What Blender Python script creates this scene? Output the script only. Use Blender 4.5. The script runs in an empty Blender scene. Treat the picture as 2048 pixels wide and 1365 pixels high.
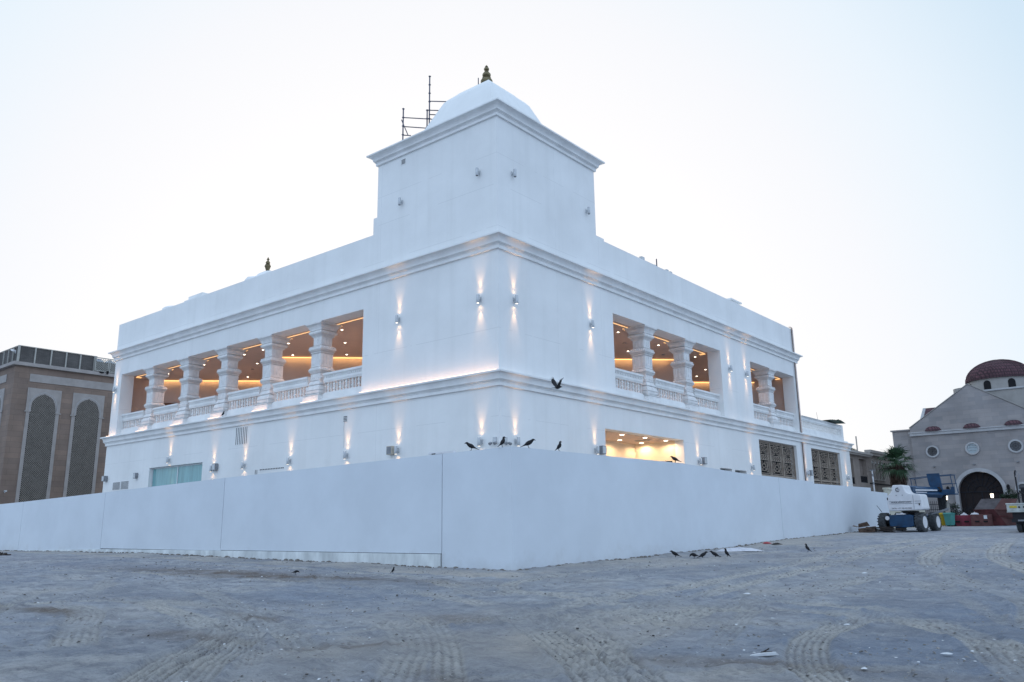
import bpy, bmesh, math, random
import numpy as np
from mathutils import Vector, Matrix
R = math.radians
random.seed(7)
SC = bpy.context.scene

# ------------------------------------------------------------------ camera
cd = bpy.data.cameras.new("camera")
cam = bpy.data.objects.new("camera", cd)
SC.collection.objects.link(cam)
cd.sensor_width = 36.0
cd.lens = 1598.5 / 2048 * 36.0
cd.clip_end = 6000
cr = Vector((0.77072738, 0.63701862, -0.01365978))
cu = Vector((0.15287662, -0.16406793, 0.97453089))
cf = Vector((-0.61855319, 0.7531859, 0.2238369))
CAM = Vector((19.4318, -22.8562, 1.6))
m = Matrix((cr, cu, -cf)).transposed().to_4x4()
m.translation = CAM
cam.matrix_world = m
SC.camera = cam

# ------------------------------------------------------------------ world: dusk sky, bright over the set sun
w = bpy.data.worlds.new("World"); SC.world = w; w.use_nodes = True
nt = w.node_tree; N = nt.nodes; LK = nt.links
for n in list(N): N.remove(n)
GLOW_AZ = R(44)          # measured from +Y towards -X
gl = Vector((-math.sin(GLOW_AZ) * math.cos(R(6)), math.cos(GLOW_AZ) * math.cos(R(6)), math.sin(R(6))))
out = N.new('ShaderNodeOutputWorld'); bg = N.new('ShaderNodeBackground')
tc = N.new('ShaderNodeTexCoord')
dot = N.new('ShaderNodeVectorMath'); dot.operation = 'DOT_PRODUCT'
nrm = N.new('ShaderNodeVectorMath'); nrm.operation = 'NORMALIZE'
LK.new(tc.outputs['Generated'], nrm.inputs[0]); LK.new(nrm.outputs[0], dot.inputs[0])
dot.inputs[1].default_value = gl
mr = N.new('ShaderNodeMapRange'); mr.inputs['From Min'].default_value = -1; mr.inputs['From Max'].default_value = 1
LK.new(dot.outputs['Value'], mr.inputs['Value'])
cr_ = N.new('ShaderNodeValToRGB'); LK.new(mr.outputs[0], cr_.inputs[0])
el = cr_.color_ramp.elements
el[0].position = 0.0; el[0].color = (0.80, 1.02, 1.35, 1)
el[1].position = 1.0; el[1].color = (1.12, 1.06, 1.03, 1)
for p, c in ((0.5, (0.78, 1.01, 1.31, 1)), (0.70, (0.68, 0.84, 1.04, 1)), (0.80, (0.60, 0.75, 0.90, 1)), (0.857, (0.655, 0.80, 0.92, 1)), (0.895, (0.82, 0.90, 0.97, 1)), (0.93, (0.935, 0.94, 0.965, 1)), (0.955, (0.99, 0.975, 0.975, 1))):
    e = el.new(p); e.color = c
sky = N.new('ShaderNodeTexSky'); sky.sky_type = 'NISHITA'; sky.sun_disc = False
sky.sun_elevation = R(2.0); sky.sun_rotation = -GLOW_AZ
sky.air_density = 1.0; sky.dust_density = 0.6; sky.ozone_density = 3.0
sm = N.new('ShaderNodeVectorMath'); sm.operation = 'SCALE'; sm.inputs['Scale'].default_value = 0.02
LK.new(sky.outputs[0], sm.inputs[0])
ad = N.new('ShaderNodeVectorMath'); ad.operation = 'ADD'
LK.new(cr_.outputs[0], ad.inputs[0]); LK.new(sm.outputs[0], ad.inputs[1])
LK.new(ad.outputs[0], bg.inputs[0]); bg.inputs[1].default_value = 1.0
LK.new(bg.outputs[0], out.inputs[0])

sl = bpy.data.lights.new("sun", 'SUN'); sl.energy = 0.5; sl.angle = R(25); sl.color = (1.0, 0.93, 0.85)
so = bpy.data.objects.new("sun", sl); SC.collection.objects.link(so)
so.rotation_euler = (-gl).to_track_quat('-Z', 'Y').to_euler()
SC.view_settings.view_transform = 'Standard'; SC.view_settings.look = 'None'
SC.view_settings.exposure = 0.0; SC.view_settings.gamma = 1.0
SC.cycles.max_bounces = 6; SC.cycles.diffuse_bounces = 4; SC.cycles.transparent_max_bounces = 6
SC.cycles.use_denoising = True; SC.cycles.sample_clamp_indirect = 4.0

# ------------------------------------------------------------------ materials
def mat(name, col, rough=0.8, metal=0.0, var=0.0, scale=1.0, bump=0.0, bscale=20.0, emit=None, es=0.0, spec=0.3, stretch=None, col2=None):
    m = bpy.data.materials.new(name); m.use_nodes = True
    nt = m.node_tree; b = nt.nodes['Principled BSDF']
    b.inputs['Base Color'].default_value = (*col, 1); b.inputs['Roughness'].default_value = rough
    b.inputs['Metallic'].default_value = metal; b.inputs['Specular IOR Level'].default_value = spec
    tc = nt.nodes.new('ShaderNodeNewGeometry')
    src = tc.outputs['Position']
    if stretch:
        mp = nt.nodes.new('ShaderNodeMapping'); mp.inputs['Scale'].default_value = stretch
        nt.links.new(src, mp.inputs[0]); src = mp.outputs[0]
    if var > 0:
        nz = nt.nodes.new('ShaderNodeTexNoise'); nz.inputs['Scale'].default_value = scale; nz.inputs['Detail'].default_value = 6
        nz.inputs['Roughness'].default_value = 0.6
        nt.links.new(src, nz.inputs['Vector'])
        mx = nt.nodes.new('ShaderNodeMix'); mx.data_type = 'RGBA'
        c2 = col2 if col2 else tuple(max(0, c * (1 - var)) for c in col)
        c1 = col if col2 else tuple(min(1, c * (1 + var * 0.5)) for c in col)
        mx.inputs[6].default_value = (*c1, 1); mx.inputs[7].default_value = (*c2, 1)
        cr = nt.nodes.new('ShaderNodeMapRange'); cr.inputs['From Min'].default_value = 0.35; cr.inputs['From Max'].default_value = 0.65
        nt.links.new(nz.outputs['Fac'], cr.inputs['Value']); nt.links.new(cr.outputs[0], mx.inputs[0])
        nt.links.new(mx.outputs[2], b.inputs['Base Color'])
    if bump > 0:
        n2 = nt.nodes.new('ShaderNodeTexNoise'); n2.inputs['Scale'].default_value = bscale; n2.inputs['Detail'].default_value = 5
        nt.links.new(src, n2.inputs['Vector'])
        bp = nt.nodes.new('ShaderNodeBump'); bp.inputs['Strength'].default_value = bump; bp.inputs['Distance'].default_value = 0.02
        nt.links.new(n2.outputs['Fac'], bp.inputs['Height']); nt.links.new(bp.outputs[0], b.inputs['Normal'])
    if emit:
        b.inputs['Emission Color'].default_value = (*emit, 1); b.inputs['Emission Strength'].default_value = es
    return m

def line_wall(name, col, bands, dcol, var=0.06, bump=0.15, horizontal=True, streak=False):
    """painted render with hairline board joints at given heights (real joints of the cladding)"""
    m = mat(name, col, rough=0.75, var=var, scale=0.35, bump=bump, bscale=6)
    nt = m.node_tree; b = nt.nodes['Principled BSDF']
    g = nt.nodes.new('ShaderNodeNewGeometry'); sp = nt.nodes.new('ShaderNodeSeparateXYZ'); nt.links.new(g.outputs['Position'], sp.inputs[0])
    acc = None
    def M(op, a, bb=None, c=None):
        n = nt.nodes.new('ShaderNodeMath'); n.operation = op
        for i, v in enumerate((a, bb, c)):
            if v is None: continue
            if isinstance(v, (int, float)): n.inputs[i].default_value = v
            else: nt.links.new(v, n.inputs[i])
        return n.outputs[0]
    for ax, v, wd in bands:
        s = sp.outputs[ax]
        t = M('COMPARE', s, v, wd)
        acc = t if acc is None else M('MAXIMUM', acc, t)
    nz = nt.nodes.new('ShaderNodeTexNoise'); nz.inputs['Scale'].default_value = 0.5; nz.inputs['Detail'].default_value = 3
    nt.links.new(g.outputs['Position'], nz.inputs['Vector'])
    f = M('MULTIPLY', acc, M('MULTIPLY', M('GREATER_THAN', nz.outputs['Fac'], 0.47), 0.30))
    old = b.inputs['Base Color'].links[0].from_socket
    mx = nt.nodes.new('ShaderNodeMix'); mx.data_type = 'RGBA'
    nt.links.new(old, mx.inputs[6]); mx.inputs[7].default_value = (*dcol, 1); nt.links.new(f, mx.inputs[0])
    last = mx.outputs[2]
    # faint rain streaks running down
    n3 = nt.nodes.new('ShaderNodeTexNoise'); n3.inputs['Scale'].default_value = 1.0; n3.inputs['Detail'].default_value = 4
    mp = nt.nodes.new('ShaderNodeMapping'); mp.inputs['Scale'].default_value = (2.2, 2.2, 0.12)
    nt.links.new(g.outputs['Position'], mp.inputs[0]); nt.links.new(mp.outputs[0], n3.inputs['Vector'])
    f3 = nt.nodes.new('ShaderNodeMapRange'); f3.inputs['From Min'].default_value = 0.5; f3.inputs['From Max'].default_value = 0.75
    f3.inputs['To Max'].default_value = 0.16
    nt.links.new(n3.outputs['Fac'], f3.inputs['Value'])
    m2 = nt.nodes.new('ShaderNodeMix'); m2.data_type = 'RGBA'
    nt.links.new(last, m2.inputs[6]); m2.inputs[7].default_value = (col[0] * .7, col[1] * .7, col[2] * .68, 1); nt.links.new(f3.outputs[0], m2.inputs[0])
    nt.links.new(m2.outputs[2], b.inputs['Base Color'])
    return m

def brick_mat(name, c1, c2, mortar, sx, sy, axis='y', rough=0.85, off=0.5, msize=0.01, var=0.12):
    """stone blocks / tiles laid in courses on a vertical face (axis = the horizontal axis of that face)"""
    m = mat(name, c1, rough=rough, bump=0.25, bscale=12)
    nt = m.node_tree; b = nt.nodes['Principled BSDF']
    g = nt.nodes.new('ShaderNodeNewGeometry'); sp = nt.nodes.new('ShaderNodeSeparateXYZ'); nt.links.new(g.outputs['Position'], sp.inputs[0])
    cb = nt.nodes.new('ShaderNodeCombineXYZ')
    if axis == 'xy':
        ad = nt.nodes.new('ShaderNodeMath'); ad.operation = 'ADD'
        nt.links.new(sp.outputs[0], ad.inputs[0]); nt.links.new(sp.outputs[1], ad.inputs[1]); nt.links.new(ad.outputs[0], cb.inputs[0])
    else:
        nt.links.new(sp.outputs[0 if axis == 'x' else 1], cb.inputs[0])
    nt.links.new(sp.outputs[2], cb.inputs[1])
    br = nt.nodes.new('ShaderNodeTexBrick'); nt.links.new(cb.outputs[0], br.inputs['Vector'])
    br.inputs['Color1'].default_value = (*c1, 1); br.inputs['Color2'].default_value = (*c2, 1); br.inputs['Mortar'].default_value = (*mortar, 1)
    br.inputs['Scale'].default_value = 1.0; br.inputs['Brick Width'].default_value = sx; br.inputs['Row Height'].default_value = sy
    br.inputs['Mortar Size'].default_value = msize; br.offset = off; br.inputs['Bias'].default_value = -0.1
    nz = nt.nodes.new('ShaderNodeTexNoise'); nz.inputs['Scale'].default_value = 0.6; nz.inputs['Detail'].default_value = 5
    nt.links.new(g.outputs['Position'], nz.inputs['Vector'])
    f = nt.nodes.new('ShaderNodeMapRange'); f.inputs['To Min'].default_value = 1 - var; f.inputs['To Max'].default_value = 1 + var
    f.inputs['From Min'].default_value = .3; f.inputs['From Max'].default_value = .7
    nt.links.new(nz.outputs['Fac'], f.inputs['Value'])
    sc = nt.nodes.new('ShaderNodeVectorMath'); sc.operation = 'SCALE'
    nt.links.new(br.outputs['Color'], sc.inputs[0]); nt.links.new(f.outputs[0], sc.inputs['Scale'])
    nt.links.new(sc.outputs[0], b.inputs['Base Color'])
    return m

WHITE = line_wall('white_render', (0.84, 0.84, 0.83), [(2, 9.05, .012), (2, 16.4, .01), (2, 13.25, .012), (2, 15.05, .012), (1, 3.9, .008), (0, -7.0, .01), (1, 7.3, .01), (2, 5.62, .01)], (0.5, 0.5, 0.5))
MOULD = mat('white_moulding', (0.83, 0.83, 0.82), rough=0.7, var=0.08, scale=1.2, bump=0.1, bscale=9)
CARVE = mat('carved_white_stone', (0.80, 0.79, 0.78), rough=0.8, var=0.10, scale=4, bump=0.9, bscale=14)
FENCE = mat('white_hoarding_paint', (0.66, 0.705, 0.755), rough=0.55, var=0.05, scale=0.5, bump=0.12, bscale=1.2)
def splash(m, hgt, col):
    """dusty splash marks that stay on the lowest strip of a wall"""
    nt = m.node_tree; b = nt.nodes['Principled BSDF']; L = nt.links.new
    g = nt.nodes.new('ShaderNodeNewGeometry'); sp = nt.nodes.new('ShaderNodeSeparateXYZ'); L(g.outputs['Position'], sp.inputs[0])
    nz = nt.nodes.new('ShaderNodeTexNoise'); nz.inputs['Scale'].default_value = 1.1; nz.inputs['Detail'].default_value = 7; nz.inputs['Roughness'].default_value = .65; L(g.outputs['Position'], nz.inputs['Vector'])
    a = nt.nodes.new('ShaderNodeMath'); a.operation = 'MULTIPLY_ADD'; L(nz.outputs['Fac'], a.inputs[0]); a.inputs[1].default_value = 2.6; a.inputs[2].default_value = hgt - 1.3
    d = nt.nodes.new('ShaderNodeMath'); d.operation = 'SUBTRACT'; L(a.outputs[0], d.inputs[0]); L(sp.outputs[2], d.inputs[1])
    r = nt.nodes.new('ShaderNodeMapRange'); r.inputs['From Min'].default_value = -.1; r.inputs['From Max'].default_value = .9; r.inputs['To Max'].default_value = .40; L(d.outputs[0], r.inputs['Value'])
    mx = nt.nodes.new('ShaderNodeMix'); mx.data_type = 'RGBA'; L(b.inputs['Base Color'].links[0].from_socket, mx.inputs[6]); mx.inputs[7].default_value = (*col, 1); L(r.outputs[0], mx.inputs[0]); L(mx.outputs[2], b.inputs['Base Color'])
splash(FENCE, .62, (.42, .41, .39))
PLINTH = mat('limewashed_concrete', (0.70, 0.73, 0.73), rough=0.9, var=0.25, scale=1.6, bump=0.4, bscale=6, stretch=(1, 1, 0.35))
DARKGAP = mat('dark_gap', (0.09, 0.09, 0.10), rough=0.9, var=0.2, scale=3)
PEACH = mat('loggia_plaster', (0.60, 0.49, 0.44), rough=0.8, var=0.06, scale=0.8)
CREAM = mat('cream_plaster', (0.78, 0.70, 0.56), rough=0.8, var=0.05, scale=1)
STRIP = mat('led_strip', (1, .8, .5), emit=(1.0, 0.55, 0.20), es=1.5, var=0.02)
LEDW = mat('ledge_led', (1, .85, .7), emit=(1.0, 0.62, 0.40), es=1.2, var=0.02)
DOWN = mat('downlight_disc', (1, .9, .8), emit=(1.0, 0.90, 0.72), es=6.0, var=0.02)
LAMPG = mat('lamp_glow', (1, .95, .9), emit=(1.0, 0.86, 0.66), es=2.6, var=0.02)
LAMPM = mat('lamp_metal', (0.55, 0.57, 0.59), rough=0.4, metal=0.3, var=0.1, scale=8)
LAMPD = mat('dark_lamp_glass', (0.03, 0.03, 0.035), rough=0.2, var=0.1, scale=8)
BOXY = mat('beige_box_plastic', (0.55, 0.50, 0.42), rough=0.6, var=0.15, scale=5)
GREYB = mat('grey_box_metal', (0.26, 0.27, 0.29), rough=0.5, metal=0.2, var=0.15, scale=5)
GOLD = mat('aged_gold', (0.21, 0.17, 0.095), rough=0.45, metal=0.55, var=0.35, scale=5, bump=0.2)
STEEL = mat('scaffold_steel', (0.10, 0.11, 0.15), rough=0.5, metal=0.6, var=0.3, scale=6)
BROWN = mat('brown_door_wood', (0.20, 0.08, 0.035), rough=0.5, var=0.3, scale=3, stretch=(4, 4, .4))
BRONZE = mat('bronze_screen', (0.40, 0.33, 0.27), rough=0.55, metal=0.2, var=0.25, scale=4)
BLACK = mat('black_void', (0.012, 0.012, 0.014), rough=0.9, var=0.2, scale=3)
GLASS = mat('teal_window_glass', (0.20, 0.42, 0.44), rough=0.12, var=0.22, scale=2.2, spec=0.6, stretch=(5, 1, .25))
ALU = mat('window_aluminium', (0.62, 0.65, 0.67), rough=0.4, metal=0.3, var=0.05, scale=5)
COPPER = mat('copper_pipe', (0.55, 0.40, 0.34), rough=0.4, metal=0.5, var=0.25, scale=5)
CROW = mat('crow_feathers', (0.010, 0.010, 0.013), rough=0.5, var=0.3, scale=30)
CROWG = mat('crow_grey_neck', (0.035, 0.035, 0.04), rough=0.7, var=0.3, scale=30)
BEIGE = brick_mat('beige_stone', (0.245, 0.180, 0.145), (0.20, 0.152, 0.128), (0.155, 0.12, 0.102), 1.4, 0.42, 'xy', var=.16)
PALE = mat('pale_stone_trim', (0.36, 0.33, 0.315), rough=0.8, var=0.12, scale=1.5)
LATT = mat('lattice_stone', (0.30, 0.27, 0.24), rough=0.8, var=0.12, scale=2)
MESHG = brick_mat('woven_roof_screen', (0.135, 0.125, 0.12), (0.10, 0.094, 0.09), (0.075, 0.07, 0.068), 0.3, 0.06, 'xy', var=.2)
SCRF = mat('screen_frame', (0.40, 0.39, 0.36), rough=0.6, var=0.1, scale=3)
CHST = brick_mat('church_stone', (0.32, 0.295, 0.29), (0.255, 0.245, 0.25), (0.23, 0.215, 0.215), 1.1, 0.36, 'xy', msize=.006, var=.14)
CHTR = mat('church_trim', (0.42, 0.42, 0.43), rough=0.8, var=0.1, scale=2)
CHPL = mat('church_plaster', (0.33, 0.315, 0.30), rough=0.85, var=0.12, scale=1.2)
TILE = brick_mat('red_roof_tile', (0.125, 0.062, 0.072), (0.095, 0.050, 0.060), (0.055, 0.032, 0.038), 0.26, 0.30, 'xy', off=0.0, msize=0.05, var=.25)
VILLA = mat('villa_plaster', (0.30, 0.255, 0.225), rough=0.85, var=0.14, scale=0.8, bump=.2)
VTRIM = mat('villa_trim', (0.40, 0.37, 0.34), rough=0.85, var=0.12, scale=1.5)
VGLS = mat('villa_glass', (0.07, 0.075, 0.085), rough=0.2, var=0.3, scale=2, spec=.5)
DGATE = mat('dark_timber_gate', (0.016, 0.009, 0.010), rough=0.6, var=0.4, scale=2, stretch=(5, 5, .5))
IRON = mat('black_iron', (0.016, 0.018, 0.026), rough=0.5, metal=.3, var=0.3, scale=5)
LEAF = mat('palm_leaf', (0.034, 0.078, 0.036), rough=0.6, var=0.5, scale=3)
LEAF2 = mat('shrub_leaf', (0.026, 0.050, 0.028), rough=0.7, var=0.5, scale=3)
TRUNK = mat('palm_trunk', (0.07, 0.045, 0.035), rough=0.9, var=0.5, scale=5, bump=.8, stretch=(4, 4, 1))
LWHITE = mat('lift_white_paint', (0.70, 0.70, 0.72), rough=0.35, var=0.08, scale=2, spec=.5)
LBLUE = mat('lift_blue_paint', (0.003, 0.045, 0.115), rough=0.4, var=0.3, scale=3, spec=.5)
LDARK = mat('lift_dark', (0.018, 0.018, 0.022), rough=0.6, var=0.3, scale=4)
RUBBER = mat('dusty_tyre_rubber', (0.075, 0.08, 0.085), rough=0.9, var=0.35, scale=6)
INK = mat('lettering_ink', (0.03, 0.03, 0.05), rough=0.6, var=0.1, scale=5)
RUST = mat('rusty_red_paint', (0.085, 0.020, 0.022), rough=0.7, var=0.5, scale=2)
RUST2 = mat('faded_orange_paint', (0.088, 0.036, 0.034), rough=0.7, var=0.35, scale=2)
SKIPG = mat('skip_inner_grey', (0.085, 0.075, 0.08), rough=0.8, var=0.4, scale=2)
PINKR = mat('red_plastic', (0.15, 0.018, 0.035), rough=0.5, var=0.4, scale=2)
BRNP = mat('brown_panel', (0.10, 0.040, 0.038), rough=0.7, var=0.4, scale=2)
BINGR = mat('green_bin_plastic', (0.07, 0.26, 0.24), rough=0.45, var=0.12, scale=3)
BINYE = mat('yellow_bin_plastic', (0.40, 0.28, 0.015), rough=0.45, var=0.2, scale=3)
BAG = mat('white_plastic_bag', (0.62, 0.62, 0.66), rough=0.5, var=0.12, scale=6)
TRAY = mat('cream_truck_tray', (0.50, 0.53, 0.50), rough=0.6, var=0.25, scale=4)
YEL = mat('yellow_sticker', (0.55, 0.42, 0.06), rough=0.6, var=0.3, scale=12)
CARD = mat('cardboard', (0.15, 0.10, 0.075), rough=0.9, var=0.35, scale=4)
DWOOD = mat('dark_scrap_wood', (0.05, 0.04, 0.035), rough=0.9, var=0.4, scale=6)
PAPER = mat('litter_white', (0.62, 0.64, 0.66), rough=0.8, var=0.1, scale=10)
REDS = mat('litter_red', (0.45, 0.05, 0.06), rough=0.6, var=0.2, scale=6)
STONE = mat('gravel_stone', (0.26, 0.25, 0.24), rough=0.9, var=0.5, scale=8)
TARP = mat('green_grey_sheet', (0.09, 0.12, 0.10), rough=0.7, var=0.4, scale=4)
TANKW = mat('water_tank_plastic', (0.45, 0.52, 0.60), rough=0.5, var=0.15, scale=3)
TANKB = mat('tank_blue_trim', (0.03, 0.10, 0.30), rough=0.5, var=0.15, scale=3)
SIGNG = mat('round_sign_face', (0.36, 0.42, 0.45), rough=0.6, var=0.08, scale=5)

# ------------------------------------------------------------------ mesh helpers
class MB:
    def __init__(s): s.v = []; s.f = []; s.mi = []
    def add(s, vs, fs, mi=0):
        o = len(s.v); s.v += [tuple(p) for p in vs]; s.f += [tuple(i + o for i in f) for f in fs]; s.mi += [mi] * len(fs); return s
    def quad(s, a, b, c, d, mi=0): return s.add([a, b, c, d], [(0, 1, 2, 3)], mi)
    def box(s, x0, x1, y0, y1, z0, z1, M=None, mi=0):
        vs = [(x, y, z) for z in (z0, z1) for y in (y0, y1) for x in (x0, x1)]
        if M is not None: vs = [tuple(M @ Vector(p)) for p in vs]
        return s.add(vs, [(0, 2, 3, 1), (4, 5, 7, 6), (0, 1, 5, 4), (2, 6, 7, 3), (0, 4, 6, 2), (1, 3, 7, 5)], mi)
    def prism(s, pts, d0, d1, fn, mi=0):
        """pts: 2D outline; fn(a,b,d) -> 3D; ngon caps"""
        n = len(pts)
        vs = [fn(a, b, d0) for a, b in pts] + [fn(a, b, d1) for a, b in pts]
        fs = [tuple(range(n - 1, -1, -1)), tuple(range(n, 2 * n))] + [(i, (i + 1) % n, n + (i + 1) % n, n + i) for i in range(n)]
        return s.add(vs, fs, mi)
    def tube(s, pts, r, n=8, cap=True, mi=0, sx=1, flat=None):
        pts = [Vector(p) for p in pts]; rr = r if isinstance(r, (list, tuple)) else [r] * len(pts)
        vs = []; fs = []
        for i, p in enumerate(pts):
            t = (pts[min(i + 1, len(pts) - 1)] - pts[max(i - 1, 0)]).normalized()
            up = Vector((0, 0, 1)) if abs(t.z) < 0.95 else Vector((0, 1, 0))
            a = t.cross(up).normalized(); b = a.cross(t).normalized()
            for k in range(n):
                q = 2 * math.pi * k / n
                vs.append(p + a * (math.cos(q) * rr[i] * sx) + b * (math.sin(q) * rr[i] * (flat or 1)))
        for i in range(len(pts) - 1):
            for k in range(n):
                k2 = (k + 1) % n
                fs.append((i * n + k, i * n + k2, (i + 1) * n + k2, (i + 1) * n + k))
        if cap:
            fs.append(tuple(range(n - 1, -1, -1))); o = (len(pts) - 1) * n; fs.append(tuple(o + k for k in range(n)))
        return s.add(vs, fs, mi)
    def lathe(s, prof, c=(0, 0, 0), n=20, mi=0, sq=False, M=None, cap=True):
        """prof: (r, z) list.  sq: square plan, r = half width"""
        vs = []; fs = []
        if sq: n = 4
        for r, z in prof:
            for k in range(n):
                if sq:
                    sxx, syy = ((-1, -1), (1, -1), (1, 1), (-1, 1))[k]; p = Vector((c[0] + r * sxx, c[1] + r * syy, c[2] + z))
                else:
                    q = 2 * math.pi * k / n; p = Vector((c[0] + r * math.cos(q), c[1] + r * math.sin(q), c[2] + z))
                vs.append(M @ p if M is not None else p)
        for i in range(len(prof) - 1):
            for k in range(n):
                k2 = (k + 1) % n; fs.append((i * n + k, i * n + k2, (i + 1) * n + k2, (i + 1) * n + k))
        if cap: fs.append(tuple(range(n - 1, -1, -1))); o = (len(prof) - 1) * n; fs.append(tuple(o + k for k in range(n)))
        return s.add(vs, fs, mi)
    def build(s, name, mats, parent=None, smooth=False, bevel=0, label=None, loc=None):
        me = bpy.data.meshes.new(name); me.from_pydata(s.v, [], s.f)
        for mm in (mats if isinstance(mats, (list, tuple)) else [mats]): me.materials.append(mm)
        if any(s.mi): me.polygons.foreach_set('material_index', s.mi)
        if smooth: me.polygons.foreach_set('use_smooth', [True] * len(s.f))
        me.update(); bm = bmesh.new(); bm.from_mesh(me); bmesh.ops.recalc_face_normals(bm, faces=bm.faces); bm.to_mesh(me); bm.free()
        if smooth: me.set_sharp_from_angle(angle=R(40))
        o = bpy.data.objects.new(name, me); SC.collection.objects.link(o)
        if parent: o.parent = parent
        if loc is not None: o.location = loc
        if bevel:
            b = o.modifiers.new('b', 'BEVEL'); b.width = bevel; b.segments = 2; b.limit_method = 'ANGLE'
        if label: o['label'] = label
        return o

def thing(name, label, cat, loc=(0, 0, 0), rz=0, group=None):
    o = bpy.data.objects.new(name, None); SC.collection.objects.link(o)
    o.location = loc; o.rotation_euler = (0, 0, rz); o['label'] = label; o['category'] = cat; o.empty_display_size = .3
    if group: o['group'] = group
    return o
def tag(o, label, cat, group=None):
    o['label'] = label; o['category'] = cat
    if group: o['group'] = group
    return o
def struct(o): o['kind'] = 'structure'; return o
def dup(root, loc, rz=0, label=None, scale=None):
    r = root.copy(); SC.collection.objects.link(r); r.location = loc; r.rotation_euler = (0, 0, rz)
    if label: r['label'] = label
    if scale: r.scale = scale
    for ch in list(root.children):
        c = ch.copy(); SC.collection.objects.link(c); c.parent = r
        for g in list(ch.children):
            d = g.copy(); SC.collection.objects.link(d); d.parent = c
    return r
def lamp(name, typ, loc, energy, color, parent=None, rot=None, **kw):
    l = bpy.data.lights.new(name, typ); l.energy = energy; l.color = color
    for k, v in kw.items(): setattr(l, k, v)
    o = bpy.data.objects.new(name, l); SC.collection.objects.link(o); o.location = loc
    if rot: o.rotation_euler = rot
    if parent: o.parent = parent
    return o
FL = lambda u, z, d: (-u, d, z)     # left facade coordinates: u along the wall, d into the building
FR = lambda u, z, d: (-d, u, z)     # right facade
def wall_grid(mb, F, u0, u1, z0, z1, holes, d0=0.0, d1=0.8, mi=0, mitre=False):
    B = lambda u: d1 if (mitre and u == u0) else u          # inner face stops short where two walls meet in a corner
    us = sorted({u0, u1, *[h[0] for h in holes], *[h[1] for h in holes]}); us = [u for u in us if u0 <= u <= u1]
    zs = sorted({z0, z1, *[h[2] for h in holes], *[h[3] for h in holes]}); zs = [z for z in zs if z0 <= z <= z1]
    solid = lambda i, j: 0 <= i < len(us) - 1 and 0 <= j < len(zs) - 1 and not any(h[0] <= (us[i] + us[i + 1]) / 2 <= h[1] and h[2] <= (zs[j] + zs[j + 1]) / 2 <= h[3] for h in holes)
    for i in range(len(us) - 1):
        for j in range(len(zs) - 1):
            if not solid(i, j): continue
            a, b, c, d = us[i], us[i + 1], zs[j], zs[j + 1]
            mb.quad(F(a, c, d0), F(b, c, d0), F(b, d, d0), F(a, d, d0), mi)
            mb.quad(F(B(a), c, d1), F(b, c, d1), F(b, d, d1), F(B(a), d, d1), mi)
            if not solid(i - 1, j) and not (mitre and a == u0): mb.quad(F(a, c, d0), F(a, d, d0), F(a, d, d1), F(a, c, d1), mi)
            if not solid(i + 1, j): mb.quad(F(b, c, d0), F(b, d, d0), F(b, d, d1), F(b, c, d1), mi)
            if not solid(i, j - 1): mb.quad(F(a, c, d0), F(b, c, d0), F(b, c, d1), F(B(a), c, d1), mi)
            if not solid(i, j + 1): mb.quad(F(a, d, d0), F(b, d, d0), F(b, d, d1), F(B(a), d, d1), mi)
    return mb
def sweep(mb, prof, path, closed=False, mi=0):
    """prof: (out, z); path: plan points walked so that 'out' is on the right hand"""
    n = len(path); P = [Vector((p[0], p[1])) for p in path]; offs = []
    for i in range(n):
        def nr(a, b): t = (b - a).normalized(); return Vector((t.y, -t.x))
        if closed: n1 = nr(P[i - 1], P[i]); n2 = nr(P[i], P[(i + 1) % n])
        else:
            n1 = nr(P[max(i - 1, 0)], P[max(i, 1)]); n2 = nr(P[min(i, n - 2)], P[min(i + 1, n - 1)])
        mm = (n1 + n2); offs.append(mm / max(mm.dot(n1), 1e-6))
    k = len(prof); vs = []
    for i in range(n):
        for o, z in prof: q = P[i] + offs[i] * o; vs.append((q.x, q.y, z))
    fs = []
    for i in range(n if closed else n - 1):
        j = (i + 1) % n
        for a in range(k - 1): fs.append((i * k + a, j * k + a, j * k + a + 1, i * k + a + 1))
    if not closed: fs += [tuple(range(k)), tuple((n - 1) * k + a for a in range(k))]
    return mb.add(vs, fs, mi)

# ------------------------------------------------------------------ ground: one sheet, dense where tyre marks are
def gh(x, y):
    dx = x - CAM.x; dy = y - CAM.y; d = np.hypot(dx, dy)
    rt = np.interp(d, [0, 15, 25, 31, 37, 43, 53, 62, 80, 5000], [0, .05, .26, .37, .48, .67, .86, .98, .98, .98])
    lf = np.interp(d, [0, 15, 25, 31, 37, 43, 53, 62, 80, 5000], [0, .05, .26, .36, .44, .52, .50, .45, .45, .45])
    az = np.arctan2(-dx, dy)                      # 0 = +Y, positive to the left
    t = np.clip((az - R(40)) / R(16), 0, 1); t = t * t * (3 - 2 * t)
    return rt * (1 - t) + lf * t
def ghs(x, y): return float(gh(np.array([x]), np.array([y]))[0])
def vnoise(x, y, s, seed):
    rs = np.random.RandomState(seed); T = rs.rand(128, 128)
    X = x / s + 1000; Y = y / s + 1000; i = np.floor(X).astype(int); j = np.floor(Y).astype(int); fx = X - i; fy = Y - j
    fx = fx * fx * (3 - 2 * fx); fy = fy * fy * (3 - 2 * fy)
    g = lambda a, b: T[a % 128, b % 128]
    return (g(i, j) * (1 - fx) * (1 - fy) + g(i + 1, j) * fx * (1 - fy) + g(i, j + 1) * (1 - fx) * fy + g(i + 1, j + 1) * fx * fy) - .5
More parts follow.
